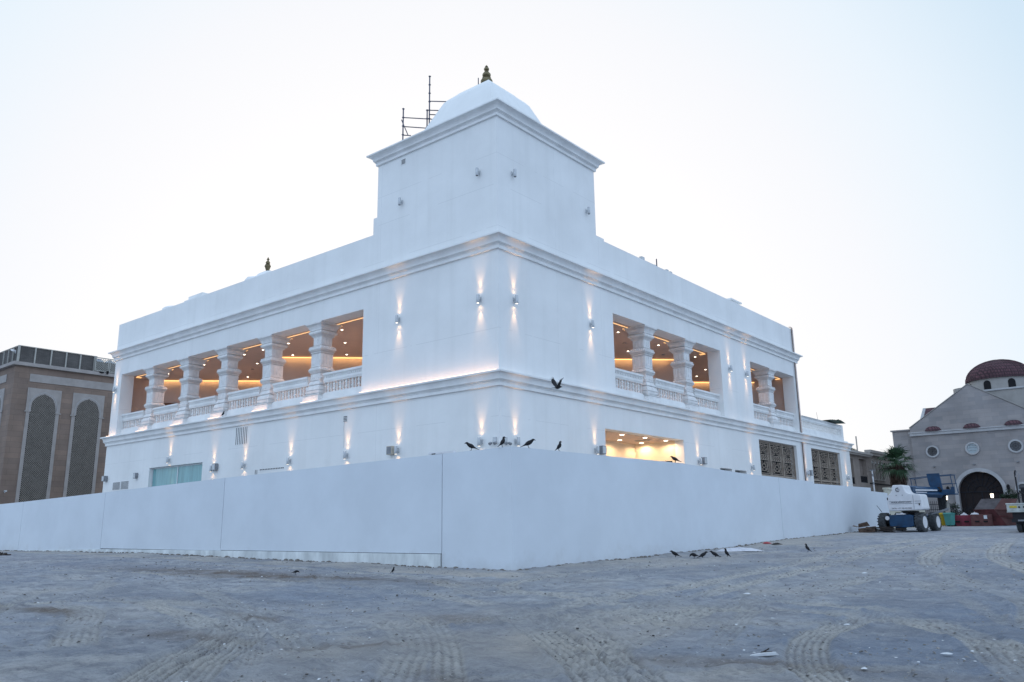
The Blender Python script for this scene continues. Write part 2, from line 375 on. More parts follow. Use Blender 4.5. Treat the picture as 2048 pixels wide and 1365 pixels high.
TR = [  # (points, tread half width, number of ribs, lug length, depth)
 ([(14.4, -18.6), (13.4, -17.4), (12.4, -16.3), (11.4, -15.2), (9.9, -14.0), (8.0, -13.2)], .30, 5, .10, .028),
 ([(14.9, -18.2), (13.9, -17.1), (12.8, -16.0), (11.6, -14.8), (10.0, -13.4), (8.2, -12.4)], .22, 4, .10, .02),
 ([(16.2, -17.6), (15.1, -16.2), (13.9, -14.9), (12.4, -13.5), (10.8, -12.2), (9.2, -11.5)], .34, 6, .12, .034),
 ([(16.7, -17.1), (15.5, -15.9), (14.2, -14.6), (12.9, -13.1), (11.3, -11.8), (9.7, -10.9)], .24, 4, .12, .028),
 ([(12.2, -19.8), (11.3, -19.0), (10.4, -18.2), (9.6, -17.4), (8.7, -16.5), (7.5, -15.5), (6.0, -14.4)], .26, 6, .09, .03),
 ([(12.6, -19.5), (11.7, -18.7), (11.0, -18.1), (10.1, -17.3), (9.0, -16.3), (7.9, -15.3)], .30, 6, .09, .03),
 ([(1.0, -17.6), (0.9, -15.8), (2.0, -14.6), (4.3, -14.8), (6.6, -15.3), (8.1, -16.3)], .28, 5, .10, .022),
 ([(1.5, -15.6), (3.4, -15.9), (4.9, -16.6), (7.7, -17.9)], .34, 6, .10, .026),
 ([(11.6, -13.7), (11.5, -10.9), (11.3, -6.8), (11.1, -0.5), (10.5, 7.8), (10.3, 20)], .32, 4, .16, .030),
 ([(10.5, -12.4), (10.2, -9.0), (10.3, -4.9), (10.0, 0.9), (9.2, 9.8), (9.5, 20)], .32, 4, .16, .028),
 ([(19.7, -12.3), (17.7, -11.0), (15.8, -9.3), (14.0, -8.5), (12.9, -9.4), (12.0, -12.3)], .30, 5, .14, .024),
 ([(17.6, -8.9), (16.9, -4.9), (14.6, 0.1), (12.4, 8.3), (11.3, 22)], .36, 4, .18, .028),
 ([(19.6, -8.0), (18.3, -3.6), (16.4, 1.1), (14.2, 9.3), (12.9, 22)], .36, 4, .18, .026),
 ([(4.1, -15.9), (6.1, -15.3), (8.7, -15.3), (9.6, -14.2), (10.3, -12.1), (11.8, -10.7), (13.0, -7), (13.2, 0)], .28, 5, .11, .022),
 ([(17.3, -16.2), (16.6, -14.6), (15.9, -13.4), (15.2, -11.0), (15.4, -8.0)], .28, 6, .10, .026),
 ([(18.8, -15.0), (17.8, -12.4), (16.8, -10.0), (14.6, -7.6), (11.0, -7.6), (6, -9.2)], .3, 5, .12, .022),
 ([(8.3, -9.8), (2.4, -6.9), (-4.5, -6.9), (-12, -8.4)], .3, 4, .15, .02),
 ([(9.5, -11.0), (4.4, -9.4), (-3.5, -9.8), (-10, -12)], .3, 4, .15, .018),
 ([(12.0, -9.5), (7.0, -8.0), (5.8, -4.0), (6.6, 4.0), (6.8, 16)], .3, 4, .15, .02),
 ([(20.0, -17.0), (18.6, -14.0), (18.0, -9.0), (17.6, -3.0), (15.6, 8)], .34, 5, .12, .026),
]
def faint_tracks():
    rs = random.Random(41); o = []
    for k in range(26):
        x = rs.uniform(0, 19); y = rs.uniform(-19, -2); a = rs.choice((.35, .5, 1.75, 1.9, 2.6, 2.9)) + rs.uniform(-.2, .2); p = [(x, y)]; cv = rs.uniform(-.12, .12)
        for j in range(rs.randint(3, 6)): a += cv; x += 2.4 * math.cos(a); y += 2.4 * math.sin(a); p.append((x, y))
        o.append((p, rs.uniform(.16, .34), rs.randint(3, 6), rs.uniform(.09, .2), rs.uniform(.010, .020)))
    return [t for t in o if not any(px < 4.6 and py > -4.6 for px, py in t[0])]
NF = len(TR); TR += faint_tracks()
def smooth_path(p, k=10):
    p = [np.array(q, float) for q in p]; p = [2 * p[0] - p[1]] + p + [2 * p[-1] - p[-2]]; o = []
    for i in range(1, len(p) - 2):
        for t in np.linspace(0, 1, k, endpoint=False):
            a, b, c, d = p[i - 1:i + 3]
            o.append(.5 * (2 * b + (c - a) * t + (2 * a - 5 * b + 4 * c - d) * t * t + (3 * b - a - 3 * c + d) * t ** 3))
    o.append(p[-2]); return np.array(o)
def make_ground():
    yaw = math.atan2(0.61855, 0.75319)
    r = [0.3, 2, 4, 6]; q = 6.6
    while q < 62: r.append(q); q *= 1.0042
    while q < 3500: r.append(q); q *= 1.25
    r = np.array(r)
    half = R(40)
    a = np.concatenate([np.linspace(-half, half, 940), np.linspace(half, 2 * math.pi - half, 48)[1:-1]])
    na = len(a); nr = len(r)
    A, RR = np.meshgrid(a + yaw, r)
    x = CAM.x - RR * np.sin(A); y = CAM.y + RR * np.cos(A)
    z = gh(x, y)
    near = np.clip((62 - RR) / 25, 0, 1) * np.clip((RR - 2) / 3, 0, 1)
    z = z + near * (vnoise(x, y, 3.1, 1) * .085 + vnoise(x, y, 1.1, 2) * .030 + vnoise(x, y, .42, 3) * .032 + vnoise(x, y, .16, 4) * .022 + vnoise(x, y, .08, 5) * .012) + near * np.clip(vnoise(x, y, .35, 61) - .30, 0, 1) * .12
    # scraped ruts with a common direction
    u = x * .8 + y * .6; v = -x * .6 + y * .8
    z = z + near * np.clip(vnoise(x, y, 5, 9) + .15, 0, 1) * (vnoise(u, v * 7, 1.6, 8) * .10 + vnoise(u, v * 16, 1.1, 18) * .05) + near * np.clip(vnoise(x, y, 6, 29) + .1, 0, 1) * vnoise(x * .3 - y * .95, (x * .95 + y * .3) * 8, 1.5, 28) * .08
    fresh = np.zeros_like(z); lug = np.zeros_like(z)
    for ti, (pts, hw, nrib, ll, dep) in enumerate(TR):
        P = smooth_path(pts); seg = np.hypot(*(P[1:] - P[:-1]).T); L0 = np.concatenate([[0], np.cumsum(seg)])
        best = np.full(z.shape, 9.0); sd = np.zeros_like(z); al = np.zeros_like(z)
        mk = (x > P[:, 0].min() - 1) & (x < P[:, 0].max() + 1) & (y > P[:, 1].min() - 1) & (y < P[:, 1].max() + 1)
        xx = x[mk]; yy = y[mk]; bb = best[mk]; ss = sd[mk]; aa = al[mk]
        for i in range(len(P) - 1):
            d = P[i + 1] - P[i]; l2 = d @ d + 1e-9
            t = np.clip(((xx - P[i, 0]) * d[0] + (yy - P[i, 1]) * d[1]) / l2, 0, 1)
            ex = xx - P[i, 0] - t * d[0]; ey = yy - P[i, 1] - t * d[1]; dd = np.hypot(ex, ey); c = dd < bb
            bb = np.where(c, dd, bb); ss = np.where(c, np.sign(d[0] * ey - d[1] * ex) * dd, ss); aa = np.where(c, L0[i] + t * math.sqrt(l2), aa)
        ends = np.clip(aa / 1.2, 0, 1) * np.clip((L0[-1] - aa) / 1.2, 0, 1)
        wob = hw * (1 + .1 * vnoise(xx, yy, .5, 11))
        ins = np.clip((wob - bb) / .05, 0, 1) * ends * np.clip(vnoise(xx, yy, 1.6, 12) * 2 + .85, .25, 1)
        rib = np.cos(np.pi * nrib * ss / hw)
        lg = np.cos(2 * np.pi * (aa + np.abs(ss) * .5) / ll)
        edge = np.exp(-((bb - wob - .05) / .05) ** 2) * ends
        pat = .55 * rib + .45 * lg
        z[mk] += -dep * .7 * ins + dep * .85 * ins * pat + dep * 1.1 * edge
        fresh[mk] = np.maximum(fresh[mk], ins * (.78 if ti < NF else .38)); lug[mk] = np.where(ins > .2, pat, lug[mk])
    co = np.stack([x, y, z], -1).reshape(-1, 3).astype(np.float32)
    ii, jj = np.meshgrid(np.arange(nr - 1), np.arange(na), indexing='ij'); j2 = (jj + 1) % na
    F = np.stack([ii * na + jj, ii * na + j2, (ii + 1) * na + j2, (ii + 1) * na + jj], -1).reshape(-1, 4)[:, ::-1]
    me = bpy.data.meshes.new('ground'); me.vertices.add(len(co)); me.vertices.foreach_set('co', co.ravel())
    me.loops.add(F.size); me.loops.foreach_set('vertex_index', F.ravel().astype(np.int32))
    me.polygons.add(len(F)); me.polygons.foreach_set('loop_start', np.arange(0, F.size, 4, dtype=np.int32)); me.polygons.foreach_set('loop_total', np.full(len(F), 4, np.int32))
    me.update(calc_edges=True); me.validate()
    # soil kinds: R = compacted dust in the tracks, G = damp brown stains, B = dark grit, A = tread height for groove shading
    st = np.zeros_like(z)
    for sx, sy, ax, ay, an, k in ((-2.0, -8.6, 6.0, .85, .15, .95), (6.4, -14.2, .8, .22, 0, .9), (2.2, -16.3, 1.5, .3, .15, .9), (7.6, -16.3, 1.5, .4, .2, .6), (10.5, -15.5, 1.0, .25, .7, .5), (15.5, -13.8, 1.8, .35, .3, .55), (9.8, -12.5, .7, .5, 0, .5), (14, -16.8, 1.4, .3, -.4, .5)):
        dx = x - sx; dy = y - sy; uu = dx * math.cos(an) + dy * math.sin(an); vv = -dx * math.sin(an) + dy * math.cos(an)
        st = np.maximum(st, k * np.exp(-((uu / ax) ** 2 + (vv / ay) ** 2)) * (1 + vnoise(x, y, .4, 21) * 1.4))
    grit = np.clip(vnoise(x, y, 2.2, 31) * 1.6 + vnoise(x, y, .6, 32) * 1.1 + .25, 0, 1)
    col = np.stack([fresh, np.clip(st, 0, 1), grit, lug * .5 + .5], -1).reshape(-1, 4).astype(np.float32)
    at = me.color_attributes.new('soil', 'FLOAT_COLOR', 'POINT'); at.data.foreach_set('color', col.ravel())
    tan = np.exp(-((np.clip(x - 4.0, 0, 99) / 2.2) ** 2)) * (y > -6) + np.exp(-(((x - 12.5) / 3.5) ** 2 + ((y + 13.5) / 4.0) ** 2)) * .9 + np.exp(-(((x - 9) / 3) ** 2 + ((y - 3) / 9) ** 2)) * .5
    tan = np.clip(tan + vnoise(x, y, 1.8, 51) * .9 + vnoise(x, y, .5, 52) * .4 - .1, 0, 1)
    blue_falloff = np.clip((x - 13.2) / 4.0, 0, 1) * np.clip((y + 16) / 4, 0, 1) + np.exp(-(((x - 4) / 5) ** 2 + ((y + 11.5) / 1.8) ** 2)) * .6  # right side toned darker and bluer, corner light falloff put into the colour
    blue_falloff = np.clip(blue_falloff + vnoise(x, y, 2.0, 53) * .9 + vnoise(x, y, .5, 54) * .5, 0, 1) * (1 - .6 * fresh)
    a2 = me.color_attributes.new('soil_hue_and_falloff', 'FLOAT_COLOR', 'POINT'); a2.data.foreach_set('color', np.stack([tan, blue_falloff, tan, tan], -1).reshape(-1, 4).astype(np.float32).ravel())
    me.polygons.foreach_set('use_smooth', np.ones(len(F), bool))
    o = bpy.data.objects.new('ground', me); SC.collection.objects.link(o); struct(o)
    m = bpy.data.materials.new('sandy_ground'); m.use_nodes = True; nt = m.node_tree; b = nt.nodes['Principled BSDF']; b.inputs['Roughness'].default_value = .95; b.inputs['Specular IOR Level'].default_value = .15
    L = nt.links.new; g = nt.nodes.new('ShaderNodeNewGeometry'); av = nt.nodes.new('ShaderNodeAttribute'); av.attribute_name = 'soil'
    sp = nt.nodes.new('ShaderNodeSeparateColor'); L(av.outputs['Color'], sp.inputs[0])
    def noise(s, det=6, rough=.6, st=None):
        n = nt.nodes.new('ShaderNodeTexNoise'); n.inputs['Scale'].default_value = s; n.inputs['Detail'].default_value = det; n.inputs['Roughness'].default_value = rough
        if st: mp = nt.nodes.new('ShaderNodeMapping'); mp.inputs['Scale'].default_value = st; L(g.outputs['Position'], mp.inputs[0]); L(mp.outputs[0], n.inputs['Vector'])
        else: L(g.outputs['Position'], n.inputs['Vector'])
        return n.outputs['Fac']
    def rng(s, a, b_, c=0, d=1):
        n = nt.nodes.new('ShaderNodeMapRange'); n.inputs['From Min'].default_value = a; n.inputs['From Max'].default_value = b_; n.inputs['To Min'].default_value = c; n.inputs['To Max'].default_value = d; L(s, n.inputs['Value']); return n.outputs[0]
    def mix(f, c1, c2):
        n = nt.nodes.new('ShaderNodeMix'); n.data_type = 'RGBA'
        L(f, n.inputs[0])
        for k, cc in ((6, c1), (7, c2)):
            if isinstance(cc, tuple): n.inputs[k].default_value = (*cc, 1)
            else: L(cc, n.inputs[k])
        return n.outputs[2]
    def mul(a, b_):
        n = nt.nodes.new('ShaderNodeMath'); n.operation = 'MULTIPLY'
        for k, v in ((0, a), (1, b_)):
            if isinstance(v, (int, float)): n.inputs[k].default_value = v
            else: L(v, n.inputs[k])
        return n.outputs[0]
    c = mix(rng(noise(.35), .35, .65), (.40, .42, .475), (.55, .55, .555))
    c = mix(rng(noise(2.3, 8, .7), .40, .68), c, (.25, .265, .30))
    av2 = nt.nodes.new('ShaderNodeAttribute'); av2.attribute_name = 'soil_hue_and_falloff'; s2 = nt.nodes.new('ShaderNodeSeparateColor'); L(av2.outputs['Color'], s2.inputs[0])
    c = mix(mul(s2.outputs[0], .7), c, (.56, .50, .43))
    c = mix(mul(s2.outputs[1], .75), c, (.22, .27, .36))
    c = mix(mul(sp.outputs[2], .45), c, (.22, .235, .27))
    c = mix(mul(sp.outputs[0], mul(rng(noise(.8), .28, .5), .85)), c, (.60, .575, .53))
    c = mix(mul(sp.outputs[0], mul(rng(av.outputs['Alpha'], .60, .10), .75)), c, (.17, .155, .155))  # low parts of the tread painted dark to stand for their shade
    c = mix(mul(sp.outputs[1], .95), c, (.17, .135, .11))
    c = mix(rng(noise(26, 5, .9), .54, .74, 0, .75), c, (.62, .62, .62))
    c = mix(mul(rng(noise(3.0, 9, .8, (.55, 1.7, 1)), .49, .66), .55), c, (.15, .16, .19))
    c = mix(mul(rng(noise(4.2, 9, .8, (1.6, .6, 1)), .53, .68), .45), c, (.56, .56, .57))
    c = mix(rng(noise(15, 6, .9, (1.0, 1.3, 1)), .53, .72, 0, .75), c, (.11, .115, .13))
    L(c, b.inputs['Base Color'])
    bp = nt.nodes.new('ShaderNodeBump'); bp.inputs['Strength'].default_value = 1.0; bp.inputs['Distance'].default_value = .10
    ad = nt.nodes.new('ShaderNodeMath'); ad.operation = 'ADD'; L(noise(9, 8, .75), ad.inputs[0]); L(mul(noise(1.7, 6, .7, (.5, 1.6, 1)), 1.1), ad.inputs[1])
    L(ad.outputs[0], bp.inputs['Height']); L(bp.outputs[0], b.inputs['Normal'])
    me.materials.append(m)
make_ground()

# ------------------------------------------------------------------ the white temple
Z_LC, Z_LT, Z_OP, Z_UC, Z_UT, Z_PAR, Z_TC, Z_TT = 6.77, 7.36, 11.25, 12.26, 12.85, 14.68, 18.02, 18.56
WL, WU, DU, DL = 32.63, 32.54, 31.95, 41.70
T = thing('temple', 'large white corner temple with columned terraces, square tower and wall lamps', 'temple')
LH = [(8.05, 31.52, Z_LT - 1, Z_OP)]; RH = [(8.30, 19.76, Z_LT - 1, Z_OP), (23.95, 31.24, Z_LT - 1, Z_OP)]
# upper storey + parapet walls (holes start at the floor slab)
mb = MB()
wall_grid(mb, FL, 0, WU, Z_LT, Z_PAR, [(8.05, 31.52, Z_LT - .1, Z_OP)], 0, .8, mitre=True)
mb.build('upper_wall', WHITE, T, label='wall facing left, above the terrace ledge')
mb = MB()
wall_grid(mb, FR, 0.0, DU, Z_LT, Z_PAR, [(8.30, 19.76, Z_LT - .1, Z_OP), (23.95, 31.24, Z_LT - .1, Z_OP)], 0, .8, mitre=True)
mb.build('upper_wall', WHITE, T, label='wall facing right, above the terrace ledge')
mb = MB()
wall_grid(mb, FL, 0, WL, -.3, Z_LT, [(21.0, 26.82, 3.0, 5.10)], 0, .5, mitre=True)
mb.build('lower_wall', WHITE, T, label='ground floor wall facing left')
mb = MB()
wall_grid(mb, FR, 0.0, DL, -.3, Z_LT, [(7.25, 14.60, 2.9, 5.72), (24.33, 30.52, 2.3, 6.46), (33.28, 39.35, 2.3, 6.49), (18.7, 20.18, 3.9, 4.49), (20.6, 22.16, 3.9, 4.46)], 0, .5, mitre=True)
mb.build('lower_wall', WHITE, T, label='ground floor wall facing right')
mb = MB()   # hidden back and end walls, roof slab, floors
mb.box(-WU + .003, -WU + .28, .81, 33.5, Z_LT, Z_PAR - .003)
mb.box(-WL + .003, -WL + .28, .51, 41.0, -.3, Z_LT - .01)
mb.box(-WU + .3, -.81, DU - .25, DU - .003, Z_LT, Z_PAR - .004)
mb.box(-WL + .3, -.51, DL - .3, DL - .003, -.3, Z_LT - .012)
mb.build('back_wall', WHITE, T)
mb = MB().box(-WU + .29, -.82, .82, DU - .27, 13.3, 13.6); mb.box(-WL + .3, -.6, DU + .02, DL - .32, 7.0, 7.30); mb.build('roof', MOULD, T)
mb = MB().box(-WU + .29, -.02, .02, DU - .26, Z_LT - .35, Z_LT - .012); mb.build('terrace_floor', MOULD, T)
# cornices: profile (out, height above the lower edge)
def corn(h, p):
    q = [(-.02, 0), (.085, 0), (.085, .25), (.115, .255), (.115, .31), (.095, .315), (.095, .33), (.15, .335), (.15, .37), (.13, .375), (.13, .385), (.17, .39)]
    for k in range(7):
        t = k / 6; q.append((.18 + (p * 1.0 - .20) * (1 - math.cos(t * math.pi / 2)) , .40 + (.80 - .40) * math.sin(t * math.pi / 2)))
    q += [(p + .0, .81), (p + .03, .82), (p + .03, .93), (p + .01, .95), (-.02, 1.0)]
    return [(a, b * h) for a, b in q]
lo = [(a, Z_LC + b) for a, b in corn(Z_LT - Z_LC, .30)]; up = [(a, Z_UC + b) for a, b in corn(Z_UT - Z_UC, .36)]; tw = [(a, Z_TC + b) for a, b in corn(Z_TT - Z_TC, .38)]
sweep_path = lambda wl, dr: [(-wl, 6.0), (-wl, 0.0), (0.0, 0.0), (0.0, dr), (-5.0, dr)]
TU, TV = 7.28, 7.14
for pr, pa, lb in ((lo, sweep_path(WL, DL), 'moulded ledge under the terrace openings'), (up, sweep_path(WU, DU), 'moulded cornice above the terrace openings')):
    MB_ = MB(); sweep(MB_, pr, pa); MB_.build('cornice', MOULD, T, label=lb)
mb = MB(); sweep(mb, tw, [(-TU, 0), (0, 0), (0, TV), (-TU, TV)], closed=True); mb.build('cornice', MOULD, T, label='cornice round the top of the tower')
# tower body and roof
mb = MB()
wall_grid(mb, FL, 0.0, TU, Z_PAR, Z_TC + .3, [], 0, .4, mitre=True); wall_grid(mb, FR, 0.0, TV, Z_PAR, Z_TC + .3, [], 0, .4, mitre=True)
mb.box(-TU, -TU + .4, .41, TV, 13.4, Z_TC + .3); mb.box(-TU + .41, -.41, TV - .4, TV, 13.4, Z_TC + .3)
mb.box(-TU - .28, -TU - .004, .03, TV + .2, 13.4, Z_PAR + .82)
mb.build('tower', WHITE, T)
mb = MB(); mb.box(-1.5, -.05, TV + .01, TV + .75, 14.0, 14.83); mb.build('roof_kerb', MOULD, T)
cx, cy = -TU / 2, TV / 2
prof = [(TU / 2 - .05, 18.35), (TU / 2 + .1, 18.5), (2.78, 18.56), (2.70, 18.62), (2.08, 20.0), (1.46, 21.38), (1.38, 21.47), (1.34, 21.53), (1.02, 21.83), (.95, 21.92), (.68, 22.11), (.60, 22.17), (.40, 22.25), (.2, 22.33)]
mb = MB(); mb.lathe(prof, (cx, cy, 0), sq=True); mb.build('tower_roof', WHITE, T)
def finial(parent, c, s):
    pf = [(.16, 0), (.20, .14), (.25, .30), (.29, .36), (.29, .45), (.24, .53), (.16, .56), (.22, .575), (.22, .60), (.08, .615), (.08, .645), (.17, .67), (.205, .72), (.205, .80), (.15, .88), (.05, .905), (.11, .925), (.11, .94), (.045, .955), (.05, 1.00), (.125, 1.04), (.13, 1.10), (.10, 1.16), (.04, 1.19), (.04, 1.21), (.075, 1.225), (.01, 1.31)]
    return MB().lathe([(r * s, z * s) for r, z in pf], c, n=20).build('finial', GOLD, parent, smooth=True)
finial(T, (cx, cy, 22.20), 1.0)
MB().tube([(cx - .27, cy - .30, 22.0), (cx - .27, cy - .30, 22.78)], .025, 6).build('lightning_rod', STEEL, T)
# small dome with finial behind the left parapet
mb = MB(); mb.lathe([(1.35, 13.4), (1.35, 14.2), (1.2, 15.05), (1.05, 15.25)], (-18.9, 1.75, 0), n=8); mb.lathe([(.85, 15.0), (.82, 15.22), (.6, 15.48), (.3, 15.66), (.1, 15.76)], (-18.45, 1.75, 0), n=20); mb.build('small_dome', MOULD, T, smooth=True)
finial(T, (-18.38, 1.6, 15.72), .60)
mb = MB(); mb.box(-25.6, -24.0, .9, 2.2, 13.5, 15.42); mb.box(-25.9, -23.8, .8, 2.4, 15.1, 15.2); mb.build('roof_block', MOULD, T); mb = MB(); mb.lathe([(1.0, 13.5), (1.0, 15.32), (.9, 15.40)], (-28.6, 1.9, 0), n=20); mb.tube([(-29.5, 1.4, 14.6), (-29.5, 1.4, 15.5)], .05, 6); mb.build('roof_drum', MOULD, T)
mb = MB(); mb.box(-1.5, -.45, 23.0, 23.95, 14.0, 15.04); mb.box(-1.7, -.35, 22.7, 24.3, 15.04, 15.13); mb.build('roof_block', MOULD, T, label='pale capped block on the right parapet')
mb = MB()
for yy, hh, ww in ((12.1, .47, .30), (13.45, .34, .14), (14.75, .40, .22), (15.15, .38, .22), (15.5, .30, .12)): mb.box(-.60, -.45, yy, yy + ww, 14.3, Z_PAR + hh)
mb.box(-.58, -.47, 12.41, 13.44, 14.9, Z_PAR + .33); mb.box(-.58, -.47, 13.58, 15.51, 14.9, Z_PAR + .22); mb.build('roof_fixings', LAMPM, T)
MB().tube([(-.5, 13.75, 14.3), (-.5, 13.75, 15.42)], .035, 6).build('roof_pin', STEEL, T)

# loggia interior
mb = MB()
mb.box(-WU + .29, -.805, .805, DU - .26, Z_OP, Z_OP + .06)
mb.build('terrace_ceiling', PEACH, T)
def diag_wall(mb, x0, y0, x1, y1, z0, z1, th=.15):
    d = Vector((x1 - x0, y1 - y0)).normalized(); n = Vector((-d.y, d.x)) * th
    a, b = Vector((x0, y0)), Vector((x1, y1))
    vs = [(p.x, p.y, z) for z in (z0, z1) for p in (a, b, b + n, a + n)]
    mb.add(vs, [(0, 1, 2, 3), (4, 5, 6, 7), (0, 1, 5, 4), (1, 2, 6, 5), (2, 3, 7, 6), (3, 0, 4, 7)])
mb = MB()
diag_wall(mb, -19.9, 3.5, -3.1, 20.3, Z_LT, Z_OP - .001)
diag_wall(mb, -25.4, 9.0, -19.9, 3.5, Z_LT, Z_OP - .002)
diag_wall(mb, -3.1, 20.3, -8.6, 25.8, Z_LT, Z_OP - .002)
diag_wall(mb, -32.2, 2.2, -25.9, 8.5, Z_LT, Z_OP - .001)
diag_wall(mb, -8.3, 26.1, -2.8, 31.6, Z_LT, Z_OP - .001)
mb.box(-32.25, -32.2, .81, 2.6, Z_LT, Z_OP - .002); mb.box(-3.2, -.82, 31.6, 31.66, Z_LT, Z_OP - .002)
mb.box(-32.2, -8.05 + .0, .0 + .803, .806, Z_LT - .02, Z_LT - .01)
mb.build('terrace_inner_wall', PEACH, T)
def strip_seg(mb, a, b, z, wd=.05, h=.02):
    a = Vector(a); b = Vector(b); d = (b - a).normalized(); n = Vector((-d.y, d.x)) * wd
    mb.add([(p.x, p.y, zz) for zz in (z - h, z) for p in (a, b, b + n, a + n)], [(0, 1, 2, 3), (4, 5, 6, 7), (0, 1, 5, 4), (1, 2, 6, 5), (2, 3, 7, 6), (3, 0, 4, 7)])
for a, b in (((-19.85, 3.4), (-3.15, 20.1)), ((-32.1, 2.2), (-25.9, 8.4)), ((-8.3, 26.0), (-2.9, 31.4))):
    n = Vector((1, -1)).normalized() * .03
    mb = MB(); strip_seg(mb, (a[0] + n.x, a[1] + n.y), (b[0] + n.x, b[1] + n.y), Z_OP - .02, .06, .05); mb.build('cove_light', STRIP, T)
    e = Vector((b[0] - a[0], b[1] - a[1])); ln = e.length; mid = (Vector(a) + Vector(b)) / 2 + n * 4
    l = lamp('cove_light_source', 'AREA', (mid.x, mid.y, Z_OP - .10), ln * 1.5, (1.0, .58, .22), T, shape='RECTANGLE', size=ln * .97, size_y=.08)
    l.rotation_euler = Vector((-.35, .35, -.9)).to_track_quat('-Z', 'Y').to_euler()
    # keep the long side along the wall
    X = e.normalized().to_3d(); Zv = -Vector((-.5, .5, -.75)).normalized(); Y = Zv.cross(X).normalized(); l.matrix_local = Matrix((X, Y, Zv)).transposed().to_4x4(); l.location = (mid.x, mid.y, Z_OP - .10)
CU = [11.15, 15.23, 19.37, 23.41, 27.49]; CV = [11.27, 15.53, 27.00]; CW = 1.22
bl = [8.05] + [v for c in CU for v in (c, c + CW)] + [31.52]
bays_L = [(bl[i], bl[i + 1]) for i in range(0, len(bl), 2)]
br1 = [8.30, 11.27, 11.27 + CW, 15.53, 15.53 + CW, 19.76]; br2 = [23.95, 27.0, 27.0 + CW, 31.24]
bays_R = [(br1[i], br1[i + 1]) for i in (0, 2, 4)] + [(br2[i], br2[i + 1]) for i in (0, 2)]
for F, bays in ((FL, bays_L), (FR, bays_R)):
    for a, b in bays:
        mb = MB(); z = Z_OP - .004
        for (p, q) in (((a + .15, 1.0), (b + .05, 1.0)), ((b + .08, 1.0), (b + .08, 1.35)), ((b + .30, 1.06), (b + .30, 1.40))):
            A = F(p[0], z, p[1]); B = F(q[0], z, q[1]); strip_seg(mb, A[:2], B[:2], z, .022)
        mb.build('ceiling_strip_light', STRIP, T)
DLP = [FL(u, 0, d)[:2] for u in (9.8, 11.9, 14.1, 16.4, 18.75, 20.6, 22.5, 24.9, 27.0, 29.2) for d in (1.85,)] + [FL(u, 0, 3.8)[:2] for u in (14.07, 18.75, 22.3, 26.6, 30.0)] + [(-16.4, 5.8), (-26.6, 5.9), (-23.0, 5.9)] \
    + [FR(v, 0, 1.9)[:2] for v in (9.2, 11.8, 16.0, 20.4, 26.1, 29.6)] + [(-3.3, 24.6), (-4.84, 26.4), (-4.0, 16.2), (-3.4, 22.0), (-3.2, 29.0)]
for i, (x, y) in enumerate(DLP):
    o = MB().lathe([(.055, -.012), (.06, 0)], (0, 0, 0), n=12).build('downlight', DOWN, T, loc=(x, y, Z_OP - .002))
    if abs(x - y + 23.4) > 3.5 and abs(x - y + 34.3) > 3.5: lamp('downlight_source', 'SPOT', (x, y, Z_OP - .05), 125, (1.0, .60, .40), T, spot_size=R(150), spot_blend=1.0, shadow_soft_size=.06)
for x, y in ((-12.9, 4.6), (-17.5, 4.2), (-3.0, 14.2), (-3.0, 18.5), (-24, 4.6), (-5.5, 26), (-6, 27.5)):
    MB().lathe([(.10, -.03), (.11, 0)], (0, 0, 0), n=12).build('ceiling_vent', GREYB, T, loc=(x, y, Z_OP - .002))
# doors and dark openings on the far terrace wall
def on_diag(t, base, w_, z0, z1, mt, name, th=.05, o=.02):
    b = Vector(base); d = Vector((1, 1)).normalized(); n = Vector((1, -1)).normalized()
    p = b + d * t + n * o; q = p + d * w_; r = n * th; mb = MB()
    mb.add([(v.x, v.y, z) for z in (z0, z1) for v in (p, q, q + r, p + r)], [(0, 1, 2, 3), (4, 5, 6, 7), (0, 1, 5, 4), (1, 2, 6, 5), (2, 3, 7, 6), (3, 0, 4, 7)])
    return mb.build(name, mt, T)
on_diag(.25, (-32.2, 2.2), 1.9, Z_LT, 9.72, BROWN, 'terrace_door')
on_diag(.45, (-32.2, 2.2), 1.5, Z_LT, 9.55, BROWN, 'door_leaf', .06, .04)
on_diag(5.6, (-32.2, 2.2), .9, 9.2, 9.75, BLACK, 'dark_wall_unit')
on_diag(6.4, (-8.3, 26.1), 1.2, Z_LT, 9.72, BROWN, 'terrace_door')
MB().box(-2.3, -1.75, 25.7, 26.4, 10.55, 10.95).build('ceiling_speaker', BLACK, T)

# ground floor lit room behind the wide window opening
mb = MB()
mb.box(-3.0, -2.95, 4.9, 14.75, 2.9, 5.72); mb.box(-2.95, -.501, 14.7, 14.75, 2.9, 5.72); mb.box(-3.0, -.501, 4.85, 4.9, 2.9, 5.72); mb.box(-3.0, -.501, 4.85, 14.75, 2.8, 2.9)
mb.build('room_wall', CREAM, T)
mb = MB(); mb.box(-3.0, -.501, 4.85, 14.75, 5.722, 5.80); mb.build('room_ceiling', PEACH, T)
for x, y in ((-.87, 10.06), (-2.3, 12.14), (-.8, 12.1), (-2.3, 14.3), (-.8, 14.2), (-2.3, 9.8), (-1.0, 7.9)):
    MB().lathe([(.10, -.012), (.11, 0)], (0, 0, 0), n=16).build('downlight', DOWN, T, loc=(x, y, 5.718))
    lamp('room_light_source', 'SPOT', (x, y, 5.64), 66, (1.0, .66, .38), T, spot_size=R(174), spot_blend=.5, shadow_soft_size=.1)
MB().box(-1.9, -1.2, 12.9, 13.3, 5.70, 5.72).build('ceiling_vent', GREYB, T)

